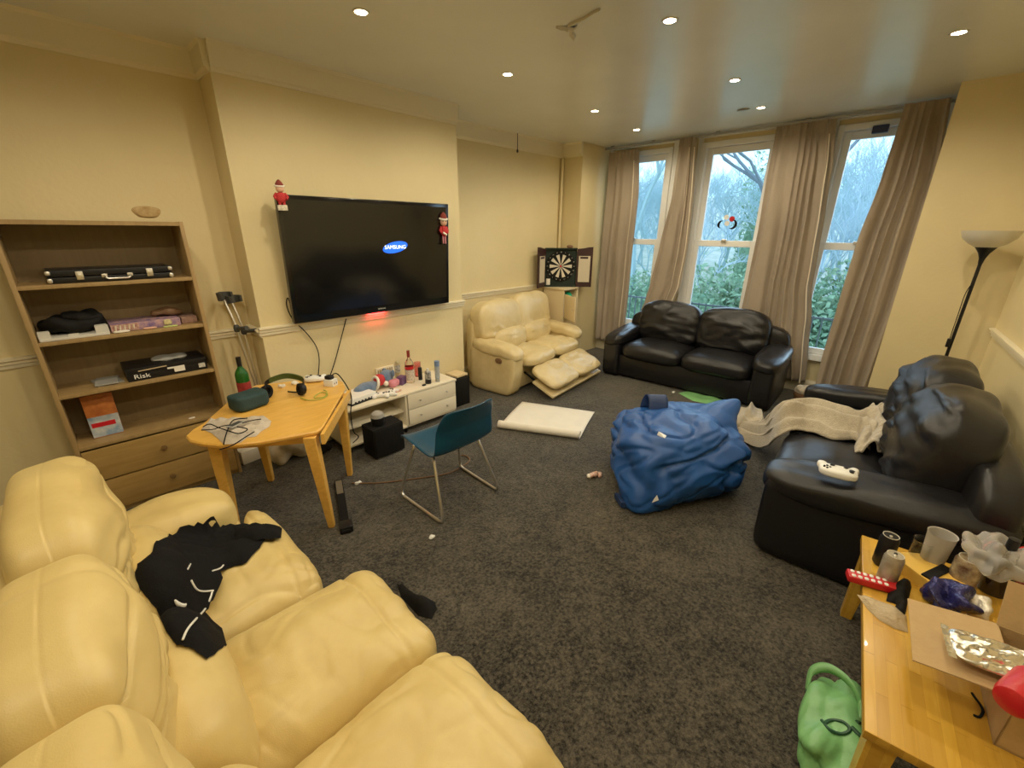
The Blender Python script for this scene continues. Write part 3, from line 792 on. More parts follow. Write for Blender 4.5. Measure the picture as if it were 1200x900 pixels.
# ================================================================== SIDE TABLE
tz = .70
outl = [(217, 511), (226, 503), (238, 496), (270, 468), (285, 458), (300, 451), (345, 446), (385, 442), (402, 447), (405, 454), (392, 476), (378, 500), (372, 505), (350, 509), (328, 513), (305, 517), (280, 520), (255, 521), (235, 519), (222, 516)]
O = [Zp(a, b, tz) for a, b in outl]
cen = sum(O, Vector())/len(O)
t = Thing('drop_leaf_table', 'honey wood drop-leaf table with rounded end standing in front of the bookcase', 'table', (cen.x, cen.y, 0))
bm = NB()
def sc(p, s, z): return Vector((cen.x+(p.x-cen.x)*s, cen.y+(p.y-cen.y)*s, z))
loft(bm, [[sc(p, .975, tz-.028) for p in O], [sc(p, .995, tz-.022) for p in O], [sc(p, 1.0, tz-.008) for p in O], [sc(p, .985, tz) for p in O]])
t.part('tabletop', bm, M['table'], world=True)
# folded leaf hanging at the right hand edge
A = Zp(374, 507, tz); B_ = Zp(407, 454, tz); ed = (B_-A).normalized(); nn = Vector((ed.y, -ed.x, 0))
bm = NB()
P4 = [A+ed*.0, B_]
loft(bm, [[p+nn*x+Vector((0, 0, z)) for x, z in ((.004, -.012), (.024, -.012), (.024, -.075), (.004, -.075))] for p in (A, B_)])
t.part('folded_leaf', bm, M['table'], world=True)
feet = [(.835, 2.40), (1.205, 2.90), (.75, 3.25), (.385, 2.72)]
tops = [Zp(362, 512, tz-.03), Zp(399, 463, tz-.03), Vector((.72, 3.20, tz-.03)), Vector((.40, 2.74, tz-.03))]
for (fx, fy), tp in zip(feet, tops):
    bm = NB()
    tp = Vector((fx+(tp.x-fx)*.8, fy+(tp.y-fy)*.8, tz-.03))
    ang = math.atan2(ed.y, ed.x); R = rz(ang)
    rings = []
    for s, z in ((.017, 0), (.019, .02), (.030, .45), (.034, tz-.028)):
        k = z/(tz-.028); c = Vector((fx+(tp.x-fx)*k, fy+(tp.y-fy)*k, z))
        rings.append([c+R @ Vector((sx*s, sy*s, 0)) for sx, sy in ((-1, -1), (1, -1), (1, 1), (-1, 1))])
    loft(bm, rings)
    bmesh.ops.bevel(bm, geom=bm.edges[:], offset=.003, segments=1, affect='EDGES')
    t.part('leg', bm, M['table'], world=True)
bm = NB()
F = [Vector((a, b, 0)) for a, b in feet]
for a, b in ((0, 1), (1, 2), (2, 3), (3, 0)):
    p, q = Vector((feet[a][0]*.93+cen.x*.07, feet[a][1]*.93+cen.y*.07, 0)), Vector((feet[b][0]*.93+cen.x*.07, feet[b][1]*.93+cen.y*.07, 0)); d = (q-p).normalized(); s = Vector((-d.y, d.x, 0))*.009
    loft(bm, [[e+s*k+Vector((0, 0, z)) for k, z in ((-1, tz-.03), (1, tz-.03), (1, tz-.10), (-1, tz-.10))] for e in (p, q)])
t.part('apron', bm, M['table'], world=True, smooth=False)

# green wine bottle on the table
def bottle(name, label, p, h, r, gm, neck=.32, capm=None, capn='cap', labm=None, lz=(.15, .5), group=None, shoulder=.62):
    t = Thing(name, label, 'bottle', p, 0, group)
    bm = NB(); rn = r*neck
    lathe(bm, [(0, .002), (r*.9, 0), (r, .008), (r, h*shoulder), (r*.86, h*(shoulder+.06)), (rn*1.25, h*(shoulder+.15)), (rn, h*(shoulder+.2)), (rn, h*.97), (rn*.8, h*.975)], (0, 0, 0), 20)
    t.part('glass_body', bm, gm)
    if capm:
        bm = NB(); lathe(bm, [(rn*1.12, h*.80), (rn*1.15, h), (0, h+.002)], (0, 0, 0), 16); t.part(capn, bm, capm)
    if labm:
        bm = NB(); lathe(bm, [(r+.0008, h*lz[0]), (r+.0012, h*lz[0]+.002), (r+.0012, h*lz[1]), (r+.0008, h*lz[1])], (0, 0, 0), 24, cap=False); t.part('paper_label', bm, labm)
    return t
p = Zp(290, 470, tz)
t = bottle('wine_bottle', 'green glass bottle with a red label and dark cap on the honey wood table', p, .31, .040, M['greenglass'], capm=M['blackp'], labm=mat('red_label', (.42, .035, .03), .5, var=(40, .4)), lz=(.06, .46))
# teal pouch
a = Zp(272, 482, tz); b_ = Zp(310, 486, tz); 
bm = NB()
ctr = Zp(293, 477, tz)
ang = math.atan2((Zp(316, 474, tz)-Zp(284, 485, tz)).y, (Zp(316, 474, tz)-Zp(284, 485, tz)).x)
puff(bm, ctr+Vector((0, 0, .05)), (.105, .075, .05), 5, n=12, rot=rz(ang), fn=lambda u, v, w: Vector((0, 0, .012*u*u if w > 0 else 0)), nz=(.006, 20, 1))
t = Thing('zip_pouch', 'dark teal zipped fabric pouch on the honey wood table', 'pouch', (ctr.x, ctr.y, tz))
t.part('pouch_body', bm, M['teal'], world=True, smooth='full')
bm = NB(); R = rz(ang)
tube(bm, [ctr+R @ Vector((.108*math.cos(q)/max(abs(math.cos(q))**.6, .4)*.82, .078*math.sin(q)/max(abs(math.sin(q))**.6, .4)*.82, .055)) for q in [2*PI*k/28 for k in range(28)]], .0035, 6, closed=True)
t.part('zip', bm, M['blackm'], world=True)
# headphones
c1 = Zp(313, 466, tz)+Vector((0, 0, .045)); c2 = Zp(355, 463, tz)+Vector((0, 0, .045))
t = Thing('headphones', 'black over-ear headphones with an olive headband lying on the table', 'headphones', ((c1.x+c2.x)/2, (c1.y+c2.y)/2, tz))
dd = (c2-c1).normalized(); back = Vector((-dd.y, dd.x, 0)); back = back if back.y > 0 else -back
for c, sg in ((c1, 1), (c2, -1)):
    ax = (dd*sg*.8-back*.5+Vector((0, 0, .15))).normalized()
    q = Vector((0, 0, 1)).rotation_difference(ax).to_matrix()
    bm = NB(); lathe(bm, [(0, -.022), (.03, -.022), (.040, -.012), (.043, .0), (.043, .006)], c, 20, q); cup = t.part('ear_cup', bm, M['blackp'], world=True)
    bm = NB(); tube(bm, [c+q @ Vector((.031*math.cos(k*PI/10), .037*math.sin(k*PI/10), .014)) for k in range(20)], .0125, 8, closed=True); t.part('ear_pad', bm, M['blackm'], cup, world=True)
pa = smooth_path([c1+Vector((0, 0, .015)), c1+back*.06-dd*.005+Vector((0, 0, .045)), (c1+c2)/2-dd*.03+back*.115+Vector((0, 0, .065)), (c1+c2)/2+dd*.05+back*.11+Vector((0, 0, .06)), c2+back*.05+dd*.01+Vector((0, 0, .045)), c2+Vector((0, 0, .02))], 8)
n = len(pa)
bm = NB(); loft(bm, [[p+Vector((0, 0, .016))+back*.004, p+Vector((0, 0, .016))-back*.006, p-Vector((0, 0, .016))-back*.006, p-Vector((0, 0, .016))+back*.004] for p in pa[:n//3+1]]); loft(bm, [[p+Vector((0, 0, .014))+back*.004, p+Vector((0, 0, .014))-back*.006, p-Vector((0, 0, .014))-back*.006, p-Vector((0, 0, .014))+back*.004] for p in pa[-n//4:]]); t.part('band_arm', bm, M['blackp'], world=True)
bm = NB(); loft(bm, [[p+Vector((0, 0, .019))+back*.008, p+Vector((0, 0, .019))-back*.008, p-Vector((0, 0, .017))-back*.008, p-Vector((0, 0, .017))+back*.008] for p in pa[n//4:-n//5]]); t.part('headband', bm, M['olive'], world=True)
bm = NB(); e = Zp(338, 462, tz)+Vector((0, 0, .02)); tube(bm, smooth_path([c2-Vector((0, 0, .02)), (c2+e)/2-Vector((0, 0, .015)), e], 5), .006, 8); t.part('microphone', bm, M['blackp'], world=True)

def controller(label, p, ang, s=1.0, tilt=0.0):
    R = rz(ang) @ rx(tilt)
    t = Thing('game_controller', label, 'game controller', p, R)
    bm = NB()
    def body(u, v, w): return Vector((0, -.020*abs(u)**2.0, -.006*abs(u)))
    puff(bm, (0, 0, .026*s), (.074*s, .044*s, .020*s), 3.6, n=12, fn=lambda u, v, w: Vector((0, -.010*u*u*s, -.004*u*u*s)))
    for sx in (-1, 1):
        puff(bm, (sx*.056*s, -.038*s, .022*s), (.021*s, .042*s, .018*s), 2.5, n=8, rot=rz(sx*.32))
    t.part('body', bm, M['white'], smooth='full')
    for x, y in ((-.045, .008), (.026, -.020)):
        bm = NB(); lathe(bm, [(.010*s, .036*s), (.009*s, .048*s), (.011*s, .052*s), (0, .054*s)], (x*s, y*s, 0), 12); t.part('thumbstick', bm, M['blackp'])
    bm = NB(); box(bm, (-.034*s, -.023*s, .040*s), (-.016*s, -.017*s, .048*s)); box(bm, (-.028*s, -.029*s, .040*s), (-.022*s, -.011*s, .048*s)); t.part('direction_pad', bm, M['blackp'])
    for x, y in ((.046, .018), (.046, -.004), (.035, .007), (.057, .007)):
        bm = NB(); lathe(bm, [(.0045*s, .036*s), (.0045*s, .0475*s), (0, .0485*s)], (x*s, y*s, 0), 8); t.part('button', bm, M['blackp'])
    return t
p = Zp(369, 447, tz); controller('white game controller behind the headphones on the honey wood table', p, 2.6, .95)
# yellow-green cable on table
bm = NB(); tube(bm, smooth_path([Zp(*q, tz+.006) for q in ((352, 466), (362, 469), (378, 467), (384, 462), (376, 460), (368, 466), (380, 465), (383, 459), (379, 457))], 6), .0032, 6)
single('earphone_cable', bm, mat('lime_cable', (.38, .42, .05), .45, bump=(60, .05)), 'thin lime green cable curled in front of the headphones on the table', 'cable')
for lab, q in (('small white crumpled tissue beneath the olive headband, left one', (331, 454)), ('small white crumpled tissue beneath the olive headband, beside the ear cup', (346, 451))):
    bm = NB(); puff(bm, Zp(*q, tz)+Vector((0, 0, .014)), (.026, .018, .014), 2.2, n=7, nz=(.014, 40, q[0])); single('crumpled_tissue', bm, M['paper'], lab, 'tissue')
bm = NB(); puff(bm, Zp(276, 471, tz)+Vector((0, 0, .012)), (.022, .02, .012), 2.2, n=7, nz=(.012, 40, 4)); single('crumpled_tissue', bm, M['paper'], 'small white tissue tucked behind the teal pouch beside the green bottle', 'tissue')
# plug adapter
p = Zp(388, 452, tz)
t = Thing('plug_adapter', 'white socket adapter with a black plug at the right corner of the table', 'adapter', p, .55)
bm = NB(); box(bm, (-.032, -.04, 0), (.032, .04, .055), bev=.008); a_ = t.part('housing', bm, M['white'])
bm = NB()
for x in (-.012, .012): box(bm, (x-.004, -.0412, .018), (x+.004, -.039, .030))
t.part('usb_slot', bm, M['blackp'], a_, smooth=False)
bm = NB(); puff(bm, (0, .005, .066), (.026, .03, .016), 4, n=7); t.part('plug', bm, M['blackp'])
pw = p+Vector((0, 0, .07))
bm = NB(); tube(bm, smooth_path([pw, pw+Vector((.05, -.03, .015)), Zp(411, 462, .66), Zp(411, 485, .5), Zp(414, 505, .33), Zp(420, 512, .22), Zp(413, 520, .06), Zp(412, 528, .01)], 7), .0042, 6)
single('power_cable', bm, M['blackm'], 'black power cable running from the white adapter down beside the table', 'cable')
# cloth with cables, over table front edge
poly = [Zp(a, b, tz) for a, b in ((236, 503), (246, 492), (262, 491), (285, 491), (302, 489), (310, 488), (318, 494), (316, 500), (306, 506), (300, 512), (290, 513), (282, 519), (270, 521), (262, 521), (255, 514), (248, 508))]
t = Thing('paper_bag', 'crumpled white paper bag tangled with thin black cables on the table edge', 'bag', sum(poly, Vector())/len(poly))
bm = NB(); drape(bm, poly, lambda x, y: tz, .012, .018, .022, 22, 3, .02); t.part('crumpled_paper', bm, mat('crumpled_paper', (.60, .52, .42), .7, bump=(30, .4), var=(10, .3)), world=True)
for k, pts in enumerate((((236, 504), (250, 503), (262, 499), (278, 497), (294, 493), (306, 491)), ((262, 521), (264, 512), (268, 501), (274, 492), (290, 490)), ((238, 500), (246, 497), (256, 501), (268, 505), (280, 508), (290, 503), (278, 500)), ((257, 527), (272, 522), (288, 512), (298, 506)))):
    bm = NB(); tube(bm, smooth_path([Zp(a, b, tz+.042) for a, b in pts], 6), .0032, 6); t.part('cable', bm, M['blackm'], world=True)
ph = Zp(278, 505, tz); bm = NB(); box(bm, (-.045, -.022, 0), (.045, .022, .010), bev=.006); xf(bm, bm.verts, Matrix.Translation(ph+Vector((0, 0, .036))) @ Matrix.Rotation(.5, 4, 'Z'))
t2 = Thing('grey_phone', 'grey handset lying on the crumpled paper among black cables', 'phone', ph+Vector((0, 0, .036))); t2.part('casing', bm, M['grey'], world=True)
bm = NB(); box(bm, (-.035, -.016, .0102), (.035, .016, .011)); xf(bm, bm.verts, Matrix.Translation(ph+Vector((0, 0, .036))) @ Matrix.Rotation(.5, 4, 'Z')); t2.part('display', bm, M['dgrey'], world=True)

# ================================================================== TELEVISION
tl, tr, br_, bl = Yp(339, 225.6, 3.44), Yp(521.4, 240.3, 3.46), Yp(525.8, 354.3, 3.54), Yp(348.7, 378, 3.53)
cx = (tl.x+tr.x+bl.x+br_.x)/4-.032; hw = ((tr.x-tl.x)+(br_.x-bl.x))/4+.032; zb = (bl.z+br_.z)/2; zt = (tl.z+tr.z)/2
hh = (zt-zb)/2
tilt = math.atan2(.055, zt-zb)
TVM = Matrix.Translation((cx, 3.49, (zb+zt)/2)) @ Matrix.Rotation(tilt, 4, 'X')
t = Thing('television', 'large black flat television mounted on the chimney breast showing a blue logo', 'television', (cx, 3.49, (zb+zt)/2), Matrix.Rotation(tilt, 3, 'X'))
bm = NB(); box(bm, (-hw, -.02, -hh), (hw, .03, hh), bev=.008); box(bm, (-hw*.6, .02, -hh*.6), (hw*.6, .06, hh*.6), bev=.02); t.part('casing', bm, M['gloss'])
bm = NB(); box(bm, (-hw+.03, -.0215, -hh+.065), (hw-.03, -.019, hh-.03)); t.part('screen', bm, M['screen'], smooth=False)
bm = NB(); box(bm, (-.05, .05, -.1), (.05, .10, .1)); t.part('wall_bracket', bm, M['blackm'])
lx, lz = .168, .09
bm = NB(); R = ry(-.17)
loft(bm, [[Vector((lx, 0, lz))+R @ Vector((.125*s*math.cos(2*PI*k/40), y, .046*s*math.sin(2*PI*k/40))) for k in range(40)] for s, y in ((1, -.0218), (1, -.0232))]); lg = t.part('logo', bm, M['logo'], smooth=False)
bm = NB(); text_bm(bm, 'SAMSUNG', .044, Matrix.Translation((lx, -.0236, lz)) @ Matrix.Rotation(PI/2, 4, 'X') @ Matrix.Scale(1.05, 4, (1, 0, 0)), .0004); t.part('logo_lettering', bm, M['logow'], lg, smooth=False)
bm = NB(); text_bm(bm, 'SAMSUNG', .016, Matrix.Translation((.0, -.0208, -hh+.033)) @ Matrix.Rotation(PI/2, 4, 'X'), .0004); t.part('badge', bm, M['lgrey'], smooth=False)
bm = NB(); box(bm, (-.10, -.012, -hh-.004), (.03, .004, -hh+.002), bev=.002); t.part('indicator_light', bm, M['ledred'])
ld = bpy.data.lights.new('indicator_glow', 'AREA'); ld.energy = .35; ld.color = (1, .04, .04); ld.shape = 'RECTANGLE'; ld.size = .16; ld.size_y = .02
lo = bpy.data.objects.new('indicator_glow', ld); col.objects.link(lo); lo.location = (cx-.02, 3.545, zb-.012); lo.rotation_euler = (math.radians(40), 0, 0)
# tv cables
for lab, pts in (('black cable looping from the left side of the television down to the table', ((346, 377), (338, 350), (336, 358), (343, 374), (358, 389), (370, 405), (374, 420), (373, 440), (372, 452), (371, 480), (372, 515))),
                 ('black cable hanging straight below the television to the white adapter', ((406, 372), (404, 380), (398, 403), (392, 425), (387, 440)))):
    bm = NB(); tube(bm, smooth_path([Yp(a, b, 3.575) for a, b in pts], 7), .0042, 6)
    single('television_cable', bm, M['blackm'], lab, 'cable')
# festive dolls
def doll(label, p, h, slim, rot, tagm=False, arms=1):
    t = Thing('elf_doll', label, 'doll', p, rz(rot))
    bm = NB(); puff(bm, (0, 0, h*.42), (h*.155*slim, h*.10, h*.17), 2.6, n=8); body = t.part('torso', bm, M['redcl'], smooth='full')
    bm = NB(); puff(bm, (0, -.004, h*.70), (h*.13*max(slim, .8), h*.115, h*.125), 2.2, n=8); hd = t.part('head', bm, M['skin'], smooth='full')
    bm = NB()
    for s in (-1, 1): puff(bm, (s*h*.045, -h*.115, h*.715), (h*.018, h*.01, h*.022), 2, n=4)
    t.part('eye', bm, M['blackp'], hd)
    bm = NB(); lathe(bm, [(h*.14*max(slim, .8), 0), (h*.135*max(slim, .8), h*.05), (h*.09, h*.13), (h*.03, h*.2), (0, h*.215)], (0, 0, h*.775), 16); hat = t.part('hat', bm, mat('dark_red_felt', (.20, .03, .02), .9, bump=(100, .2)), smooth='full')
    bm = NB(); tube(bm, [Vector((h*.142*max(slim, .8)*math.cos(q), h*.135*math.sin(q), h*.79+h*.03*math.sin(q))) for q in [2*PI*k/18 for k in range(18)]], h*.03, 8, closed=True); t.part('hat_brim', bm, M['paper'], hat)
    for s in (-1, 1):
        bm = NB(); tube(bm, [(s*h*.12*slim, 0, h*.55), (s*h*.2*slim, -.005, h*.44), (s*h*.17*slim, -.02, h*.36)], [h*.05, h*.048, h*.035], 8); t.part('arm', bm, M['redcl'])
        bm = NB(); tube(bm, [(s*h*.06*slim, 0, h*.3), (s*h*.065*slim, -.003, h*.13), (s*h*.07*slim, -.003, h*.035)], [h*.055*slim, h*.04*slim, h*.035*slim], 8); lg = t.part('leg', bm, M['redcl'] if tagm else M['pink'])
        bm = NB(); puff(bm, (s*h*.07*slim, -.008, h*.02), (h*.035*slim, h*.055, h*.025), 2.5, n=5); t.part('shoe', bm, M['blackp'], lg)
    if tagm:
        bm = NB(); box(bm, (-h*.15, -h*.14, h*.005), (h*.15, -h*.12, h*.18), bev=.003); t.part('paper_tag', bm, mat('printed_tag', (.85, .78, .62), .6, var=(70, .45)))
    else:
        bm = NB(); tube(bm, [(-h*.1*slim, -h*.1, h*.38), (h*.12*slim, -h*.1, h*.30)], h*.03, 6); t.part('sash', bm, M['paper'])
    return t
p = Yp(332, 247, 3.42); q = Yp(331, 210, 3.42); doll('red-clothed elf doll with a white tag sitting on the top left corner of the television', p, q.z-p.z, 1.0, -.35, True)
p = Yp(521, 287, 3.43); q = Yp(518, 248, 3.43); doll('slim pinkish red elf doll hanging on the right edge of the television', p, q.z-p.z, .55, -.4)

# ================================================================== LOW WHITE TV UNIT
ux0, ux1, uy0, uy1, uz = 1.33, 2.505, 3.2, YC-.012, .40
t = Thing('television_unit', 'low white television unit with two drawers and open shelves under the television', 'cabinet', ((ux0+ux1)/2, (uy0+uy1)/2, 0))
W2 = mat('cream_white_laminate', (.80, .72, .55), .38, bump=(40, .02))
bm = NB(); box(bm, (ux0-.01, uy0-.012, uz-.02), (ux1+.01, uy1, uz), bev=.003); t.part('top', bm, W2, world=True)
for x in (ux0, 1.925, ux1-.018):
    bm = NB(); box(bm, (x, uy0, .06), (x+.018, uy1, uz-.02), bev=.002); t.part('side_panel', bm, W2, world=True)
bm = NB(); box(bm, (ux0, uy0, .06), (ux1, uy1, .078), bev=.002); t.part('bottom_panel', bm, W2, world=True)
bm = NB(); box(bm, (ux0+.018, uy0+.04, .205), (1.925, uy1, .222), bev=.002); t.part('shelf', bm, W2, world=True)
bm = NB(); box(bm, (ux0, uy1-.008, .06), (ux1, uy1, uz-.02)); t.part('back_panel', bm, W2, world=True)
for z0, z1 in ((.232, .376), (.082, .226)):
    bm = NB(); box(bm, (1.948, uy0-.012, z0), (ux1-.004, uy0+.004, z1), bev=.003); d = t.part('drawer', bm, W2, world=True)
    for x in (2.07, 2.38):
        bm = NB(); lathe(bm, [(.004, 0), (.004, .012), (.009, .015), (.008, .022), (0, .024)], (x, uy0-.012, (z0+z1)/2), 10, Matrix.Rotation(PI/2, 3, 'X')); t.part('knob', bm, M['silver'], d, world=True)
for x in (ux0+.05, 1.93, ux1-.07):
    for y in (uy0+.04, uy1-.05):
        bm = NB(); lathe(bm, [(.014, 0), (.018, .06)], (x, y, 0), 10); t.part('foot', bm, M['blackp'], world=True)
# items on the unit
p = Zp(418, 468, uz)
t = Thing('games_console', 'flat white games console with a dark slotted base on the low white unit', 'games console', (p.x, p.y, uz), .18)
bm = NB(); box(bm, (-.13, -.11, .018), (.13, .11, .06), bev=.006); t.part('upper_shell', bm, M['white'])
bm = NB(); box(bm, (-.128, -.108, 0), (.128, .108, .016), bev=.003); t.part('base_slot', bm, M['blackp'])
bm = NB()
for k in range(6): box(bm, (-.10+k*.034, -.1125, .021), (-.083+k*.034, -.109, .03))
t.part('vent', bm, M['blackp'])
p = Zp(447, 465, uz); controller('white game controller on the unit, nearer the games console', p, -.6, .9)
p = Zp(458, 462, uz); controller('white game controller on the unit, beside the pink toy', p, .9, .85)
# blue soft toy (plain) with a red and white scarf
p = Zp(440, 457, uz)
t = Thing('soft_toy', 'blue soft toy in a red and white hat lying on the low white unit', 'soft toy', (p.x, p.y, uz), .25)
bm = NB(); puff(bm, (-.10, 0, .05), (.13, .06, .05), 2.5, n=12, nz=(.01, 14, 2)); t.part('body', bm, M['plush'], smooth='full')
bm = NB(); puff(bm, (.15, .01, .075), (.075, .06, .07), 2.4, n=10, nz=(.012, 14, 5)); hd = t.part('head', bm, M['plush'], smooth='full')
for s in (-1, 1):
    bm = NB(); puff(bm, (-.20, s*.04, .03), (.06, .028, .028), 2.4, n=7); t.part('leg', bm, M['plush'], smooth='full')
    bm = NB(); puff(bm, (.18, s*.055, .12), (.018, .02, .035), 2.2, n=6); t.part('ear', bm, M['plush'], hd, smooth='full')
bm = NB(); puff(bm, (.05, -.01, .085), (.05, .05, .055), 2.3, n=8); ht = t.part('red_hat', bm, M['redcl'], smooth='full')
bm = NB(); tube(bm, [Vector((-.005+.02*math.cos(q), -.01+.055*math.cos(q+1), .07+.055*math.sin(q+1))) for q in [2*PI*k/14 for k in range(14)]], .013, 8, closed=True); puff(bm, (.08, -.06, .05), (.025, .025, .025), 2, n=6); t.part('white_trim', bm, M['paper'], ht, smooth='full')
p = Zp(462, 453, uz); bm = NB(); puff(bm, p+Vector((0, 0, .035)), (.05, .03, .035), 3, n=9, nz=(.012, 22, 1)); single('pink_toy', bm, M['pink'], 'small pink toy on the low white unit between the plush and purple box', 'toy', smooth='full')
p = Zp(471, 450, uz)
t = Thing('purple_box', 'small dark purple box on the low white unit in front of the clear bottles', 'box', p, .5)
bm = NB(); box(bm, (-.04, -.03, 0), (.04, .03, .075), bev=.004); t.part('box_body', bm, M['violet'])
bm = NB(); box(bm, (-.042, -.032, .058), (.042, .032, .08), bev=.004); t.part('lid', bm, M['violet'])
p = Zp(465, 443, uz); bottle('vodka_bottle', 'clear glass bottle with silver cap and pale label, nearer the soft toy', p, .27, .042, M['clearglass'], capm=M['silver'], labm=mat('pale_label', (.70, .66, .55), .5, var=(60, (.2, .2, .2))), lz=(.25, .52), shoulder=.6)
p = Zp(481, 448, uz); t = bottle('vodka_bottle', 'tall clear glass bottle with red cap and red banded label on the low unit', p, .32, .042, M['clearglass'], capm=mat('dark_red_cap', (.25, .03, .02), .4, bump=(40, .05)), labm=mat('white_label', (.80, .76, .66), .5, var=(70, (.4, .3, .25))), lz=(.10, .42), shoulder=.6)
bm = NB(); lathe(bm, [(.0432, .14), (.0436, .141), (.0436, .165), (.0432, .166)], (0, 0, 0), 24, cap=False); t.part('red_band', bm, M['red'])
p = Zp(490, 441, uz); t = Thing('pink_glass', 'tall pink tinted glass behind the red capped bottle', 'glass', p); bm = NB(); lathe(bm, [(0, .003), (.03, 0), (.034, .15), (.031, .15), (.027, .01), (0, .008)], (0, 0, 0), 16); t.part('tumbler', bm, mat('pink_glass', (.9, .45, .42), .1, trans=.8, ior=1.2, bump=(5, .02)))
p = Zp(502, 449, uz); t = Thing('spray_can', 'dark and white spray can on the low white unit', 'spray can', p)
bm = NB(); lathe(bm, [(0, 0), (.03, 0), (.03, .045)], (0, 0, 0), 16); t.part('dark_base', bm, M['blackp'])
bm = NB(); lathe(bm, [(.0302, .045), (.0302, .115), (.022, .125), (.0, .127)], (0, 0, 0), 16); t.part('printed_body', bm, mat('grey_print', (.55, .53, .5), .4, var=(45, (.03, .03, .03)), bump=(40, .05)))
bm = NB(); lathe(bm, [(.012, .126), (.012, .15), (0, .152)], (0, 0, 0), 12); t.part('nozzle', bm, M['white'])
p = Zp(499, 446, uz); t = Thing('dark_canister', 'slim black canister just behind the spray can', 'canister', p+Vector((-.02, .06, 0))); bm = NB(); lathe(bm, [(0, 0), (.02, 0), (.02, .12), (.014, .13), (0, .13)], (0, 0, 0), 12); t.part('can_body', bm, M['blackp'])
p = Zp(513, 447, uz); t = Thing('perfume_tube', 'tall clear tube with a blue cap at the right end of the low unit', 'tube', p)
bm = NB(); lathe(bm, [(0, 0), (.022, 0), (.022, .03)], (0, 0, 0), 14); t.part('grey_base', bm, M['grey'])
bm = NB(); lathe(bm, [(.02, .03), (.024, .04), (.024, .19), (.0, .192)], (0, 0, 0), 14); t.part('tube_body', bm, mat('cloudy_blue_plastic', (.55, .62, .72), .2, trans=.5, ior=1.2, bump=(5, .02)))
bm = NB(); lathe(bm, [(.025, .16), (.026, .21), (0, .212)], (0, 0, 0), 14); t.part('cap', bm, mat('blue_cap', (.16, .24, .42), .4, bump=(40, .05)))
p = Zp(497, 452, uz); bm = NB(); puff(bm, p+Vector((0, 0, .008)), (.022, .012, .008), 3, n=6); single('usb_stick', bm, M['blackp'], 'small black stick lying in front of the spray can', 'usb stick')
p = Zp(434, 461, uz); bm = NB(); puff(bm, p+Vector((0, 0, .014)), (.016, .016, .014), 2.2, n=6); single('white_ball', bm, M['white'], 'tiny white ball beside the blue soft toy', 'ball')
bm = NB(); puff(bm, Zp(466, 459, uz)+Vector((0, 0, .01)), (.04, .02, .010), 2.2, n=7, nz=(.01, 30, 6)); single('sweet_wrapper', bm, M['copper'], 'reddish wrapper on the unit between pink toy and controllers', 'wrapper')
# wall vent
t = Thing('wall_vent', 'cream slotted vent low on the chimney breast behind the soft toy', 'vent', (1.98, YC, .47))
a = Yp(441, 436, YC); b_ = Yp(459, 428, YC)
bm = NB(); box(bm, (1.87, YC-.02, .42), (2.06, YC, .56), bev=.003); t.part('vent_frame', bm, M['trimw'], world=True)
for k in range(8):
    bm = NB(); box(bm, (1.885+k*.021, YC-.026, .435), (1.893+k*.021, YC-.018, .545)); t.part('slot_shade', bm, mat('vent_shadow', (.30, .22, .12), .7, bump=(30, .1)), world=True)  # dark strips colour in the shade of the slots on a solid frame
# box under the floor and speakers
t = Thing('subwoofer', 'square black subwoofer on the carpet in front of the low white unit', 'speaker', (1.60, 3.04, 0))
bm = NB(); box(bm, (1.455, 2.95, .012), (1.735, 3.14, .27), bev=.008); t.part('cabinet', bm, M['blackm'], world=True)
bm = NB(); box(bm, (1.465, 2.942, .02), (1.725, 2.952, .26), bev=.006); t.part('front_grille', bm, M['blackm'], world=True)
bm = NB()
for x in (1.48, 1.71):
    for y in (2.97, 3.12): lathe(bm, [(.012, 0), (.014, .014)], (x, y, 0), 8)
t.part('foot', bm, M['dgrey'], world=True)
p = Vector((1.555, 3.04, .27)); t = Thing('clear_globe', 'small dark globe with a clear top standing on the subwoofer', 'ornament', p)
bm = NB(); lathe(bm, [(0, 0), (.05, 0), (.055, .02), (.055, .07)], (0, 0, 0), 18); t.part('dark_bowl', bm, M['blackp'])
bm = NB(); lathe(bm, [(.054, .07), (.048, .10), (.025, .118), (0, .12)], (0, 0, 0), 18); t.part('clear_dome', bm, M['frost'])
t = Thing('floor_speaker', 'upright black speaker on the carpet between the low unit and cream loveseat', 'speaker', (2.72, 3.46, 0))
bm = NB(); box(bm, (2.63, 3.36, .0), (2.83, 3.575, .31), bev=.006); t.part('cabinet', bm, M['blackm'], world=True)
bm = NB(); box(bm, (2.64, 3.353, .015), (2.82, 3.362, .30), bev=.004); t.part('front_grille', bm, M['blackm'], world=True)
bm = NB(); box(bm, (2.68, 3.40, .312), (2.84, 3.58, .335), bev=.006, rot=rz(.1)); single('flat_box', bm, mat('cream_card', (.66, .52, .3), .6, bump=(40, .05)), 'flat cream box lying on top of the upright black speaker', 'box')
# under the table
bm = NB(); puff(bm, (.99, 3.50, .10), (.17, .10, .10), 2.8, n=14, nz=(.07, 9, 4)); single('plastic_bag', bm, mat('dull_white_plastic', (.55, .48, .36), .5, bump=(20, .4), var=(9, .3)), 'scrunched dull white plastic bag on the carpet under the honey wood table', 'bag', smooth='full')
bm = NB(); box(bm, (.66, 3.66, .0), (.82, 3.80, .11), rot=rz(.15), bev=.003); single('white_box', bm, M['paper'], 'small white box on the carpet beside the bookcase, under the table', 'box')
bm = NB(); puff(bm, (1.2, 3.42, .03), (.09, .06, .03), 2.5, n=8, nz=(.02, 14, 1)); single('power_brick', bm, M['blackm'], 'dark power brick on the carpet under the right corner of the table', 'power brick')
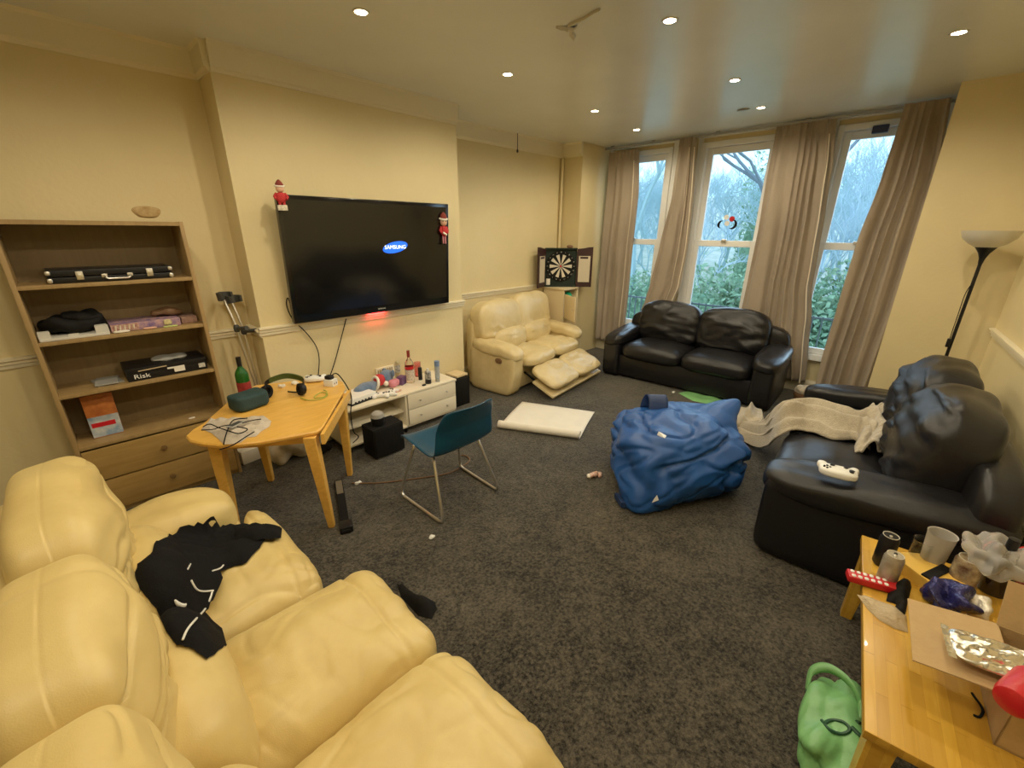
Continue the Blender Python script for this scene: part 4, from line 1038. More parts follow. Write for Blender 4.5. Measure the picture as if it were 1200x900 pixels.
# black strip by the leg
a = Zp(397, 566, .0); b_ = Zp(406, 626, .0); d = (b_-a); L_ = d.length; ang = math.atan2(d.y, d.x)
t = Thing('extension_lead', 'long black socket strip on the carpet beside the nearest table leg', 'extension lead', (a+b_)/2, ang)
bm = NB(); box(bm, (-L_/2, -.028, 0), (L_/2, .028, .03), bev=.006); t.part('strip', bm, M['blackm'])
bm = NB(); box(bm, (-L_/2+.02, -.022, .0302), (-L_/2+.20, .022, .033)); t.part('grey_label', bm, mat('grey_brown_label', (.16, .13, .09), .6, bump=(30, .1)))
bm = NB(); box(bm, (L_/2-.09, -.035, 0), (L_/2-.005, .045, .045), bev=.008); t.part('plug', bm, M['blackp'])
bm = NB(); tube(bm, smooth_path([Zp(*q, .006) for q in ((412, 566), (440, 566), (470, 563), (500, 559), (520, 556), (536, 550), (550, 540), (546, 534), (538, 534))], 6), .006, 6); single('floor_cable', bm, M['pot'], 'thin dark brown cable trailing over the carpet behind the blue chair', 'cable')
# ================================================================== BLUE CHAIR
t = Thing('plastic_chair', 'blue plastic shell chair on chrome sled legs in front of the low white unit', 'chair', (1.60, 2.14, 0))
F0, F1 = Vector((1.34, 1.89, 0)), Vector((1.335, 2.386, 0)); G0, G1 = Vector((1.85, 1.895, 0)), Vector((1.875, 2.377, 0))
cxm = 1.60
# profile (y,z) from seat front lip to top of the back
prof = smooth_path([(0, 2.40, .415), (0, 2.37, .445), (0, 2.22, .44), (0, 2.06, .425), (0, 1.975, .45), (0, 1.945, .52), (0, 1.925, .62), (0, 1.885, .71), (0, 1.85, .775)], 6)
npf = len(prof)
bm = NB()
def shell(u, v):
    i = v*(npf-1); k = min(int(i), npf-2); p = prof[k].lerp(prof[k+1], i-k)
    s = u*2-1
    w = .215+.03*math.sin(PI*min(1, v*1.05))-.02*max(0, v-.85)/.15
    r = max(0, abs(s)-.0)
    back = max(0, (v-.5)/.5)
    y = p.y+back*.055*s*s; z = p.z+(1-back)*.022*abs(s)**3-back*.015*s**4
    # rounded corners
    edge = max(0, (v-.93)/.07); w *= 1-.05*edge*edge
    return Vector((cxm+s*w+.012*(p.y-2.1), y, z))
grid(bm, 24, 52, shell)
sh = t.part('seat_shell', bm, M['bluepl'], world=True, smooth='full'); md = sh.modifiers.new('thickness', 'SOLIDIFY'); md.thickness = .008; md.offset = 0
sd = sh.modifiers.new('round', 'BEVEL'); sd.width = .002; sd.segments = 1
for P0, P1, sx in ((F0, F1, 1), (G0, G1, -1)):
    up0 = Vector((cxm-sx*.19, 2.06, .415)); up1 = Vector((cxm-sx*.19, 2.27, .425))
    a0 = P0+Vector((0, 0, .011)); a1 = P1+Vector((0, 0, .011))
    def rnd_(p, q, r_, k=.06): return
    path = [up0, up0+(a0-up0)*.12, a0-(a0-up0).normalized()*.05, a0-(a0-up0).normalized()*.015+(a1-a0).normalized()*.012, a0+(a1-a0).normalized()*.05,
            a1-(a1-a0).normalized()*.05, a1-(a1-a0).normalized()*.012+(up1-a1).normalized()*.015, a1+(up1-a1).normalized()*.05, up1-(up1-a1)*.1, up1]
    bm = NB(); tube(bm, path, .0105, 10); t.part('sled_leg', bm, M['chrome'], world=True, smooth='full')
bm = NB(); tube(bm, [(cxm-.19, 2.07, .412), (cxm+.19, 2.07, .412)], .009, 8); tube(bm, [(cxm-.19, 2.26, .422), (cxm+.19, 2.26, .422)], .009, 8); t.part('cross_bar', bm, M['chrome'], world=True)

# ================================================================== wrinkle helpers
def crease(q, amp, seed, sharp=7.0):
    n = noise.noise(q+Vector((seed, seed*1.7, seed*.3)))
    return -amp*max(0, 1-abs(n)*sharp)
def soft(q, amp, seed): return amp*noise.noise(q+Vector((seed*2.1, seed, 0)))

# ================================================================== BLACK SOFAS
def black_sofa(label, loc, rot, L, D=.90, back_h=.90, slump=0.0, seed=0, fat=1.0, arm_w=.27):
    t = Thing('leather_sofa', label, 'sofa', loc, rot, None)
    h = L/2; K = M['black']
    bm = NB(); box(bm, (-h+.10, .07, .03), (h-.10, D-.03, .30), bev=.03); t.part('base', bm, K)
    bm = NB()
    puff(bm, (0, D-.11, .44), (h-.05, .10, .36), 6, n=14); t.part('back_frame', bm, K, smooth='full')
    for s in (-1, 1):
        bm = NB(); puff(bm, (s*(h-.13), D/2, .27), (.115, D/2-.012, .265), 9, n=12)
        a = t.part('arm', bm, K, smooth='full')
        bm = NB()
        puff(bm, (s*(h-arm_w/2), D/2-.01, .505), (arm_w/2+.01, D/2, .085), 3.6, n=18, fn=lambda u, v, w, s=s: Vector((0, 0, .035*v-.012*u*s*1.0+(soft(Vector((u*2, v*3, w)), .01, seed+s)))))
        t.part('arm_pad', bm, K, a, smooth='full')
    n = 2; w = (L-2*arm_w+.03)/n
    for k in range(n):
        xc = -L/2+arm_w-.015+w*(k+.5)
        bm = NB()
        puff(bm, (xc, .34, .365), (w/2+.004, .345, .115), 6, ez=3.2, n=20, fn=lambda u, v, w_, k=k: Vector((0, 0, .02*(1-u*u)*(1-v*v) if w_ > 0 else 0))+Vector((0, 0, crease(Vector((u*1.6, v*2.2, k)), .005, seed+k) if w_ > .3 else 0)))
        t.part('seat_cushion', bm, K, smooth='full')
    for k in range(n):
        xc = -L/2+arm_w-.015+w*(k+.5)
        bm = NB()
        H = (back_h-.42)/2
        def fn(u, v, w_, k=k):
            q = Vector((u*1.4, w_*2.6, k*3.0))
            front = max(0, -v)
            return Vector((0, -.05*fat*(1-u*u)*(1-w_*w_)*front+(crease(q, .022*fat, seed+k*2, 5)+soft(q*1.5, .02*fat, seed))*front-slump*.06*front*(1-w_)*.5, soft(Vector((u*2, v, k)), .015*fat, seed+4)-.02*abs(u)**3))
        puff(bm, (xc+(.0), D-.235-.02*fat, .45+H), (w/2+.016, .125*(1+.35*(fat-1)), H+.03), 5, ez=3.6, n=22, rot=rx(-.20), fn=fn)
        t.part('back_cushion', bm, K, smooth='full')
    return t
black_sofa('two-seat black leather sofa pushed into the bay under the windows', (4.76, 1.90, 0), math.radians(-87.0), 2.02, D=.88, back_h=.90, seed=2)
black_sofa('black leather sofa along the right wall with a beige blanket thrown over it', (3.50, .50, 0), math.radians(184.5), 2.06, D=1.0, back_h=.95, slump=.6, seed=9, fat=1.35, arm_w=.30)
p = Zp(981, 558, .605)
controller('white game controller lying on the near arm of the right-hand black sofa', p+Vector((0, 0, -.005)), math.radians(90+10), 1.12)

# ================================================================== CREAM LOVESEAT (recliner, footrests out)
C2 = M['cream2']
t = Thing('recliner_loveseat', 'cream leather two-seat recliner in the far alcove with footrests extended', 'sofa', (3.22, 3.10, 0), math.radians(7.0))
W, D = 1.62, .72
bm = NB(); box(bm, (.06, .08, .04), (W-.06, D-.02, .32), bev=.03); t.part('base', bm, C2)
for s, x0 in ((-1, 0), (1, W-.24)):
    bm = NB(); puff(bm, (x0+.12, D/2-.04, .27), (.11, D/2-.03, .265), 8, n=12, fn=lambda u, v, w: Vector((0, .05*max(0, -v)*max(0, -w), 0))); a = t.part('arm', bm, C2, smooth='full')
    bm = NB(); puff(bm, (x0+.12, .30, .525), (.135, .34, .08), 3.0, n=18, fn=lambda u, v, w, s=s: Vector((0, 0, -.05*max(0, -v)**2+.03*max(0, v)+soft(Vector((u*2, v*4, s)), .012, 5)))); t.part('arm_pad', bm, C2, a, smooth='full')
    if s < 0:
        bm = NB(); puff(bm, (x0+.006, .19, .42), (.012, .048, .032), 2.4, n=8); hdl = t.part('recline_handle', bm, M['pot'], a)
sw = (W-.46)/2
for k in range(2):
    xc = .23+sw*(k+.5)
    bm = NB()
    puff(bm, (xc, .20, .385), (sw/2+.006, .32, .085), 5, ez=3, n=22, fn=lambda u, v, w, k=k: Vector((0, 0, .02*(1-u*u)*(1-v*v)+crease(Vector((u*1.8+k*5, v*2.4, 1)), .012, 3)+soft(Vector((u*2.2+k*4, v*3, 0)), .018, 6) if w > .1 else 0)))
    t.part('seat_cushion', bm, C2, smooth='full')
    bm = NB()
    puff(bm, (xc, -.26, .235), (sw/2+.012, .20, .055), 5, ez=3, n=20, rot=rx(.42), fn=lambda u, v, w, k=k: Vector((0, 0, crease(Vector((u*2+k*3, v*2, 4)), .008, 5)+soft(Vector((u*2+k, v*2, 2)), .012, 2) if w > 0 else 0)))
    f = t.part('footrest', bm, C2, smooth='full')
    bm = NB(); box(bm, (xc-sw/2-.01, -.43, .10), (xc+sw/2+.01, -.12, .13), rot=rx(.42), bev=.006); t.part('footrest_board', bm, C2, f)
    bm = NB()
    for sx in (-.16, .16): tube(bm, [(xc+sx, .08, .22), (xc+sx, -.10, .13), (xc+sx, -.25, .17)], .012, 6)
    t.part('footrest_linkage', bm, M['blackm'], f)
    bm = NB()
    puff(bm, (xc, .45, .545), (sw/2+.02, .11, .14), 3.4, n=18, rot=rx(-.22), fn=lambda u, v, w, k=k: Vector((0, -.03*(1-u*u)*(1-w*w)*(v < 0)+crease(Vector((u*2+k*5, w*2, 3)), .014, 8)*max(0, -v), 0)))
    lum = t.part('lumbar_cushion', bm, C2, smooth='full')
    bm = NB()
    ww = sw/2+(.105)
    def fn(u, v, w, k=k):
        pk = math.exp(-((w+.55)/.35)**2)
        return Vector((0, (-.035*(1-u*u)*(1-w*w)+crease(Vector((u*2.6+k*5, w*1.2+abs(u)*1.5, 2)), .02, 4+k)*pk-.02*math.exp(-((w+.75)/.12)**2))*max(0, -v), -.03*abs(u)**3*max(0, w)+soft(Vector((u*2, v, k)), .015, 2)))
    puff(bm, (xc+(-.07 if k == 0 else .02), .57, .785+.02*k), (ww, .115, .235), 5.5, ez=4.0, n=24, rot=rx(-.17), fn=fn)
    t.part('back_cushion', bm, C2, smooth='full')
bm = NB(); puff(bm, (W/2, D-.07, .48), (W/2-.03, .07, .40), 7, n=12); t.part('back_panel', bm, C2, smooth='full')

# ================================================================== NEAR CREAM SOFA
K = M['cream']
t = Thing('recliner_sofa', 'large cream leather three-seat reclining sofa in the left foreground', 'sofa', (.05, 1.18, 0))
bm = NB(); box(bm, (-.30, .10, .03), (.40, 2.32, .33), bev=.03); t.part('base', bm, K, world=True)
bm = NB(); puff(bm, (-.30, 1.19, .46), (.10, 1.10, .44), 8, n=14); t.part('back_panel', bm, K, world=True, smooth='full')
for yc in (2.22, .15):
    bm = NB(); puff(bm, (.04, yc, .26), (.29, .125, .25), 8, n=12); a = t.part('arm', bm, K, world=True, smooth='full')
    bm = NB(); puff(bm, (.015, yc, .505), (.315, .175, .13), 3.0, n=24, fn=lambda u, v, w: Vector((0, 0, .01*math.sin(3*u)+soft(Vector((u*2, v*2, w)), .012, 3)))); t.part('arm_pad', bm, K, a, world=True, smooth='full')
# seats
def seat(yc, hy, xc, hx, zc, hz, sd, seam, wide=0):
    bm = NB()
    def fn(u, v, w):
        x = u*hx; y = v*hy
        top = max(0, w)
        d = 0
        if w > 0 or u > .5:
            d += .028*(1-min(1, abs(v))**2.2)*(1-min(1, abs(u))**3)
            d += soft(Vector((x*5, y*7, sd)), .022, sd)+soft(Vector((x*14, y*9, sd)), .006, sd+2)
            rim = math.exp(-((abs(v)-.85)/.25)**2)
            d += crease(Vector((x*4.5+sd, y*9, sd)), .010, sd+1, 6)*(.3+.7*rim)+crease(Vector((x*9+sd, y*6, sd+5)), .004, sd+3, 6)
            d -= .010*math.exp(-((u-seam)/.028)**2)
            d += 0
        k = min(1, max(0, (u-.30)/.4)); k = k*k*(3-2*k)
        return Vector((d*.6*max(0, u) if u > .6 else 0, wide*k*max(0, v), d*top**.5))
    puff(bm, (xc, yc, zc), (hx, hy, hz), 7, ez=3.2, n=60, fn=fn)
    return t.part('seat_cushion', bm, K, world=True, smooth='full')
seat(1.785, .275, .20, .275, .345, .125, 1.3, .62, .24)
seat(1.20, .275, .31, .325, .365, .14, 4.1, .62)
seat(.635, .295, .315, .335, .365, .14, 7.7, .62)
# reclining footrest fronts below the pads
for yc, hy, xf_ in ((1.785, .25, .40), (1.20, .25, .52), (.635, .27, .53)):
    bm = NB(); puff(bm, (xf_-.05, yc, .20), (.09, hy, .17), 5, n=12); t.part('footrest', bm, K, world=True, smooth='full')
for yc, hy in ((1.80, .29), (1.20, .28), (.63, .28)):
    bm = NB()
    def fn(u, v, w, yc=yc):
        f = max(0, u)
        return Vector((.02*(1-v*v)*(1-w*w)*f+(crease(Vector((v*5.5+yc*3, w*1.1, 1)), .008, yc, 4)*(.3+.7*abs(w))+soft(Vector((v*1.2, w*1.2, yc)), .012, yc))*f, 0, 0))
    puff(bm, (-.045, yc, .55), (.115, hy, .17), 3.4, n=30, rot=ry(-.2), fn=fn)
    t.part('lumbar_cushion', bm, K, world=True, smooth='full')
for yc, hy, sd in ((1.86, .37, 2.0), (1.20, .293, 5.0), (.63, .315, 8.0)):
    bm = NB()
    def fn(u, v, w, yc=yc, sd=sd, hy=hy):
        y = v*hy
        d = .035*(1-v*v)*(1-w*w)+soft(Vector((y*5, w*2, sd)), .028, sd)
        low = math.exp(-((w+.42)/.26)**2)
        d += crease(Vector((y*13+w*1.2, w*.9, sd)), .020, sd, 4)*low+crease(Vector((y*3.5, w*2.2, sd+4)), .010, sd, 8)*(w > -.2)                      # gathers
        d -= .013*math.exp(-((w+.12-.12*math.cos(v*2.6))/.035)**2)*(u > 0)                      # stitched yoke
        d -= .003*math.exp(-((u-.05)/.03)**2)*(w > .2)                                      # top seam
        k = max(0, u) if u > 0 else .3
        return Vector((d*k, 0, d*.5*max(0, w)))
    puff(bm, (-.185, yc, .805), (.112, hy, .228), 4.6, ez=3.5, n=56, rot=ry(-.10), fn=fn)
    t.part('back_cushion', bm, K, world=True, smooth='full')

# ------------------------------------------------------------------ hoodie on the near sofa
from mathutils.bvhtree import BVHTree
bpy.context.view_layer.update()
BV = []
for ch in t.root.children_recursive:
    if ch.type == 'MESH' and not ch.name.startswith('back_'):
        mw = Matrix.Translation(t.root.location)
        BV.append(BVHTree.FromPolygons([mw @ v.co for v in ch.data.vertices], [tuple(p.vertices) for p in ch.data.polygons]))
HC = {}
def hraw(x, y):
    b = .40
    for bv in BV:
        h = bv.ray_cast(Vector((x, y, 1.5)), Vector((0, 0, -1)))
        if h[0] is not None: b = max(b, h[0].z)
    return b
def hz_(x, y):
    k = (round(x, 3), round(y, 3))
    if k not in HC:
        s = [hraw(x+a*.04, y+b*.04) for a in (-2, -1, 0, 1, 2) for b in (-2, -1, 0, 1, 2)]
        HC[k] = max(sum(s)/25, hraw(x, y))+.006
    return HC[k]
def hz_old(x, y):
    base = .49
    if y > 1.98: base = max(base, .49+.12*min(1, (y-1.98)/.10))
    if x < .12: base = max(base, .49+.24*min(1, (.12-x)/.13)**.8)
    if y < 1.50: base = max(base, .49)
    return base
pts = [(157, 668), (165, 655), (178, 645), (180, 634), (196, 627), (222, 617), (248, 610), (258, 617), (270, 613), (290, 613), (312, 614), (330, 617), (329, 628), (312, 627), (304, 640), (288, 658), (270, 664), (258, 668), (261, 676), (254, 692), (247, 706), (241, 718), (250, 726), (260, 735), (265, 753), (242, 771), (226, 758), (206, 753), (194, 738), (183, 713), (170, 697), (160, 684)]
def onsurf(a, b, dz):
    z = .80
    while z > .40:
        p = Zp(a, b, z)
        if p.z <= hz_(p.x, p.y)+dz: return p
        z -= .006
    return p
PP = []
for (a, b), (c_, d_) in zip(pts, pts[1:]+pts[:1]):
    k = max(1, int(math.hypot(c_-a, d_-b)/5))
    PP += [(a+(c_-a)*i/k, b+(d_-b)*i/k) for i in range(k)]
poly = [onsurf(a, b, .012) for a, b in PP]
cen = sum(poly, Vector())/len(poly)
t = Thing('track_jacket', 'black jersey jacket with white piping thrown over the cream sofa seat', 'jacket', (cen.x, cen.y, .50))
bm = NB(); drape(bm, poly, hz_, .022, .013, .030, 9, 2.0, .035); jo = t.part('jersey', bm, M['hood'], world=True, smooth='full')
def hitter(o, root):
    mw = root.matrix_basis
    return BVHTree.FromPolygons([mw @ v.co for v in o.data.vertices], [tuple(p.vertices) for p in o.data.polygons])
JB = hitter(jo, t.root)
def hp(px, py, dz=.004, B=None):
    d = ray(px, py).normalized(); h = (B or JB).ray_cast(CAM, d)
    return (h[0]-d*dz) if h[0] is not None else onsurf(px, py, .03)
for lin in (((224, 680), (230, 690), (238, 693), (250, 692)), ((249, 692), (246, 702), (240, 714), (230, 725), (220, 737), (214, 750)), ((249, 669), (258, 666), (262, 662)), ((220, 667), (223, 661))):
    bm = NB(); tube(bm, smooth_path([hp(a, b) for a, b in lin], 6), .0032, 6); t.part('white_piping', bm, M['white'], world=True)
bm = NB()
sw_ = [(205, 703), (209, 708), (214, 711), (218, 709), (217, 707), (212, 706)]
pa = smooth_path([hp(a, b, .004) for a, b in ((205, 703), (208, 707), (212, 709.5), (216, 709.5), (218, 707.5))], 4)
tube(bm, pa, [.0012+.0062*math.sin(PI*min(1, (k/(len(pa)-1))*.9+.05)) for k in range(len(pa))], 8); t.part('swoosh_emblem', bm, M['white'], world=True)
bm = NB(); drape(bm, [onsurf(a, b, .03) for a, b in ((270, 613), (300, 613), (330, 617), (329, 628), (300, 630), (272, 634))], lambda x, y: hz_(x, y)+.012, .03, .012, .01, 14, 5, .02); t.part('sleeve', bm, M['hood'], world=True, smooth='full')

# ================================================================== BEAN BAG
c = Vector((2.95, 1.10, 0)); 
t = Thing('bean_bag', 'crumpled blue nylon bean bag slumped on the carpet in mid room', 'bean bag', c)
bm = NB()
ol = [(716, 520), (716, 545), (722, 575), (726, 592), (736, 597), (770, 592), (810, 585), (850, 584), (866, 578), (876, 562), (880, 530), (872, 505), (850, 488), (800, 482), (740, 490)]
base = [Zp(a, b, .0) for a, b in ol[:11]]
bmv = bmesh.ops.create_icosphere(bm, subdivisions=6, radius=1.0)['verts']
peaks = [(Vector((-.2, .5, .9)).normalized(), .08, .3), (Vector((.62, .1, .79)).normalized(), .42, .22), (Vector((-.75, -.5, .5)).normalized(), .06, .35), (Vector((-.85, -.85, -.6)).normalized(), .30, .45)]
for v in bmv:
    d = v.co.copy()
    wv = Vector((noise.noise(d*1.7), noise.noise(d*1.7+Vector((9, 3, 1))), noise.noise(d*1.7+Vector((2, 8, 5)))))*.35
    dist_, pts_ = noise.voronoi((d+wv)*.95+Vector((3.1, .4, 1.7)))
    fold = dist_[1]-dist_[0]
    n1 = noise.noise(Vector((d.x*1.5+d.z*1.2, d.y*1.5, d.z*2.4-d.x))*.85+Vector((4, 1, 7)))
    n2 = noise.noise(Vector((d.x*2.2-d.z*2.0, d.y*2.2+d.z, d.z*1.2))*1.05+Vector((1, 6, 2)))
    r = 1.0+.24*min(fold, .5)-.08-.085*max(0, 1-abs(n1)*7)-.04*max(0, 1-abs(n2)*8)+.05*noise.noise(d*1.6)
    for pd, a, w in peaks:
        ang = math.acos(max(-1, min(1, d.dot(pd)))); r += a*1.35*math.exp(-(ang/w)**1.6)
    e = 3.3; s = (abs(d.x)**e+abs(d.y)**e+abs(d.z)**e)**(-1/e)
    p = d*s*r
    # ground footprint, local axes aligned with the photo's diagonal
    x = p.x*.475; y = p.y*.42; z = p.z*.275+.25
    if z < .02: z = .004+.01*(d.z+1)
    elif z > .25: z = .25+(z-.25)*(1.0+.15*noise.noise(Vector((d.x*2, d.y*2, 3))))
    v.co = Vector((x, y, z))
xf(bm, bm.verts, Matrix.Translation(c) @ Matrix.Rotation(math.radians(-38), 4, 'Z'))
bo = t.part('cover', bm, M['bean'], world=True, smooth='full'); BB = hitter(bo, t.root)
bm = NB()
A = Zp(765, 505, .42); ctr = Vector((2.99, 1.33, .495))
def strap(u, v):
    a = PI*u
    return ctr+Vector((.055*(v-.5)*1.6+.02*math.sin(a), -.07*(v-.5)*1.6, .0))+Vector((.05*math.cos(a)*.55, .05*math.cos(a), .13*math.sin(a)-.02))
grid(bm, 14, 6, strap); o = t.part('strap_handle', bm, M['beand'], world=True, smooth='full'); md = o.modifiers.new('thickness', 'SOLIDIFY'); md.thickness = .008
for lab, q, z in (('white care label', ((772, 506), (781, 511), (779, 514), (770, 510)), .50), ('white label near the floor', ((770, 580), (772, 586), (764, 589), (767, 584)), .05)):
    bm = NB(); vs = [bm.verts.new(hp(a, b, .006, BB)) for a, b in q]; bm.faces.new(vs); o = t.part('fabric_label', bm, M['white'], world=True, smooth=False, label=lab)
    md = o.modifiers.new('thickness', 'SOLIDIFY'); md.thickness = .004
bm = NB(); vs = [Zp(a, b, .03) for a, b in ((720, 580), (732, 582), (736, 593), (728, 592))]; loft(bm, [[p+Vector((0, 0, z)) for p in vs] for z in (-.02, .02)]); t.part('corner_tab', bm, M['beand'], world=True)

# ================================================================== BLANKET
bm = NB()
def ribbon(bm, path, hump, folds, seed, nu=26, nv=70):
    """path: list of (left, right) world points; cross folds between them"""
    n = len(path)-1
    def at(v):
        i = v*n; k = min(int(i), n-1); f_ = i-k
        def cr(j, c): return path[max(0, min(n, j))][c]
        o = []
        for c in (0, 1):
            p0, p1, p2, p3 = cr(k-1, c), cr(k, c), cr(k+1, c), cr(k+2, c)
            o.append(.5*((2*p1)+(-p0+p2)*f_+(2*p0-5*p1+4*p2-p3)*f_*f_+(-p0+3*p1-3*p2+p3)*f_**3))
        return o
    def f(u, v):
        a, b = at(v)
        p = a.lerp(b, u)
        A = hump*max(0, math.sin(PI*u))**.6
        z = A*(.5+.5*math.sin(2*PI*folds*u+2.2*math.sin(3*v+seed)+seed))+.03*math.sin(PI*u)*(1+noise.noise(Vector((u*3, v*7, seed+2))))+.012*noise.noise(Vector((u*5, v*16, seed)))
        q = (b-a).normalized()*.012*math.sin(2*PI*folds*u+seed+4*v)
        return p+Vector((0, 0, max(0, z)))+q
    grid(bm, nu, nv, f)
S_ = .50
pa = [(Zp(864, 498, .03), Zp(864, 512, .02)), (Zp(876, 500, .09), Zp(880, 522, .05)), (Zp(893, 496, .22), Zp(896, 524, .18)), (Zp(905, 484, .40), Zp(908, 514, .40)),
      (Zp(920, 473, S_), Zp(926, 504, S_)), (Zp(945, 471, S_), Zp(950, 506, S_)), (Zp(975, 480, S_), Zp(975, 515, S_)), (Zp(1000, 487, S_), Zp(1000, 516, S_)), (Zp(1016, 482, S_), Zp(1010, 520, S_)), (Zp(1030, 480, S_+.03), Zp(1018, 526, S_))]
ribbon(bm, pa, .095, 3.3, 1.0, nu=40)
pb = [(Zp(1008, 488, S_+.03), Zp(1036, 480, S_+.06)), (Zp(1012, 500, S_+.04), Zp(1046, 490, S_+.06)), (Zp(1008, 512, S_+.03), Zp(1053, 502, S_+.05)), (Zp(1002, 522, S_+.01), Zp(1053, 516, S_+.03)), (Zp(1000, 530, S_), Zp(1047, 534, S_+.01))]
ribbon(bm, pb, .07, 2.2, 3.0, nv=40)
pc = [(Zp(868, 478, .10), Zp(892, 482, .10)), (Zp(864, 486, .14), Zp(896, 494, .14)), (Zp(862, 495, .12), Zp(896, 503, .12)), (Zp(866, 505, .05), Zp(890, 510, .05))]
ribbon(bm, pc, .06, 1.6, 5.0, nv=30)
o = single('fleece_blanket', bm, M['blanket'], 'long beige fleece blanket trailing from the black sofa seat down to the carpet', 'blanket', smooth='full')
md = o.modifiers.new('thickness', 'SOLIDIFY'); md.thickness = .012

# ================================================================== LOOSE THINGS ON THE CARPET
q = [Zp(a, b, .0) for a, b in ((582, 504), (612, 471), (697, 483), (678, 517))]
t = Thing('drawing_paper', 'large sheet of white paper half rolled on the carpet by the loveseat', 'paper', (q[0]+q[2])/2)
bm = NB()
def sheet(u, v):
    p = q[1].lerp(q[2], u).lerp(q[0].lerp(q[3], u), v)
    z = .004+.012*math.sin(PI*v*1.0)+.008*math.sin(7*u+3*v)*v
    return p+Vector((0, 0, z))
grid(bm, 24, 18, lambda u, v: sheet(u, v*.93)); o = t.part('sheet', bm, M['paper'], world=True, smooth='full'); o.modifiers.new('thickness', 'SOLIDIFY').thickness = .002
dv = (q[0]-q[1]).normalized()
bm = NB()
def roll(u, v):
    a = -PI/2+2*PI*1.35*v; r = .040-.008*v
    p = sheet(u, .93); 
    return Vector((p.x, p.y, 0))+dv*(.0+r*math.cos(a))+Vector((0, 0, .043+r*math.sin(a)))
grid(bm, 20, 34, roll); o = t.part('rolled_edge', bm, M['paper'], world=True, smooth='full'); o.modifiers.new('thickness', 'SOLIDIFY').thickness = .002
poly = [Zp(a, b) for a, b in ((795, 461), (806, 458), (825, 463), (845, 467), (849, 473), (832, 474), (812, 470))]
bm = NB(); drape(bm, poly, lambda x, y: .0, .012, .03, .02, 9, 1, .03); single('green_wrapper', bm, M['green'], 'flat green plastic wrapper on the carpet in front of the bay sofa', 'wrapper', smooth='full')
t = Thing('sweet_wrapper', 'small reddish foil sweet wrapper alone on the carpet left of the bean bag', 'wrapper', Zp(696, 559))
bm = NB(); puff(bm, (0, 0, .02), (.035, .022, .02), 2.3, n=8, nz=(.02, 40, 3)); puff(bm, (.045, -.02, .014), (.025, .02, .012), 2.3, n=7, nz=(.015, 40, 5)); t.part('twist_foil', bm, M['copper'], smooth='full')
bm = NB(); puff(bm, (-.035, .018, .016), (.022, .02, .014), 2.3, n=7, nz=(.015, 40, 8)); t.part('white_twist', bm, M['paper'], smooth='full')
for lab, qx in (('white scrap of tissue on the carpet near the right rear table leg', (420, 567)), ('white scrap of paper on the carpet below the near foot of the blue chair', (507, 631)), ('tiny white crumb on the carpet in front of the bay sofa, beside green wrapper', (789, 460))):
    bm = NB(); s = .014 if qx[0] != 507 else .012
    puff(bm, Zp(*qx)+Vector((0, 0, .008)), (s*1.8, s, .009), 2.3, n=6, nz=(.012, 60, qx[0]*.1)); single('paper_scrap', bm, M['white'], lab, 'paper')
poly = [Zp(a, b) for a, b in ((465, 684), (478, 690), (495, 703), (510, 706), (512, 714), (506, 726), (490, 722), (470, 700))]
bm = NB(); drape(bm, poly, lambda x, y: .0, .03, .02, .03, 14, 6, .02); single('dark_rag', bm, M['blackm'], 'crumpled black rag on the carpet at the front edge of the cream sofa', 'rag', smooth='full')
# pot between the sofas
p = Zp(938, 470, .0); p = Vector((5.24, .70, 0))
t = Thing('plant_pot', 'small brown pot with a pale crumpled top between the two black sofas', 'pot', p)
bm = NB(); lathe(bm, [(0, 0), (.06, 0), (.085, .16), (.09, .16), (.09, .19), (.075, .19), (.06, .1)], (0, 0, 0), 18, cap=False); t.part('pot_body', bm, M['pot'])
bm = NB(); puff(bm, (0, 0, .21), (.085, .08, .05), 2.4, n=10, nz=(.03, 20, 3)); t.part('pale_filling', bm, M['blanket'], smooth='full')
p = Zp(897, 476, .0); t = Thing('drinking_glass', 'clear glass standing on the carpet beside the blanket and bay sofa', 'glass', Vector((4.62, .80, 0)))
bm = NB(); lathe(bm, [(0, .004), (.032, 0), (.04, .12), (.037, .12), (.030, .008), (0, .01)], (0, 0, 0), 18); t.part('tumbler', bm, M['clearglass'])
bm = NB(); tube(bm, smooth_path([(4.95, .62, .02), (4.9, .68, .10), (4.86, .74, .06), (4.85, .70, .01)], 6), .016, 8); single('silver_wrapper', bm, M['foil'], 'shiny twisted wrapper beside the brown pot between the black sofas', 'wrapper')

# ================================================================== CORNER CABINET + DARTBOARD
kx0, kx1, ky0, ky1, kz = 4.845, 5.185, 3.66, 4.03, 1.04
CW = mat('cream_cabinet_paint', (.70, .57, .34), .5, bump=(40, .04))
t = Thing('corner_cabinet', 'cream corner cabinet with its door ajar behind the cream loveseat', 'cabinet', ((kx0+kx1)/2, (ky0+ky1)/2, 0))
bm = NB(); box(bm, (kx0-.012, ky0-.012, kz-.025), (kx1, ky1, kz), bev=.003); t.part('top', bm, CW, world=True)
for x in (kx0, kx1-.02):
    bm = NB(); box(bm, (x, ky0, 0), (x+.02, ky1, kz-.025), bev=.002); t.part('side_panel', bm, CW, world=True)
bm = NB(); box(bm, (kx0, ky1-.012, 0), (kx1, ky1, kz-.025)); t.part('back_panel', bm, M['bookback'], world=True)
for z in (.05, .45, .848):
    bm = NB(); box(bm, (kx0+.02, ky0+.02, z), (kx1-.02, ky1-.012, z+.018)); t.part('shelf', bm, CW, world=True)
bm = NB(); box(bm, (0, -.33, .64), (.018, 0, .965), bev=.003); xf(bm, bm.verts, Matrix.Translation((kx0+.002, ky0-.014, 0)) @ Matrix.Rotation(math.radians(-28), 4, 'Z')); d = t.part('door', bm, CW, world=True)
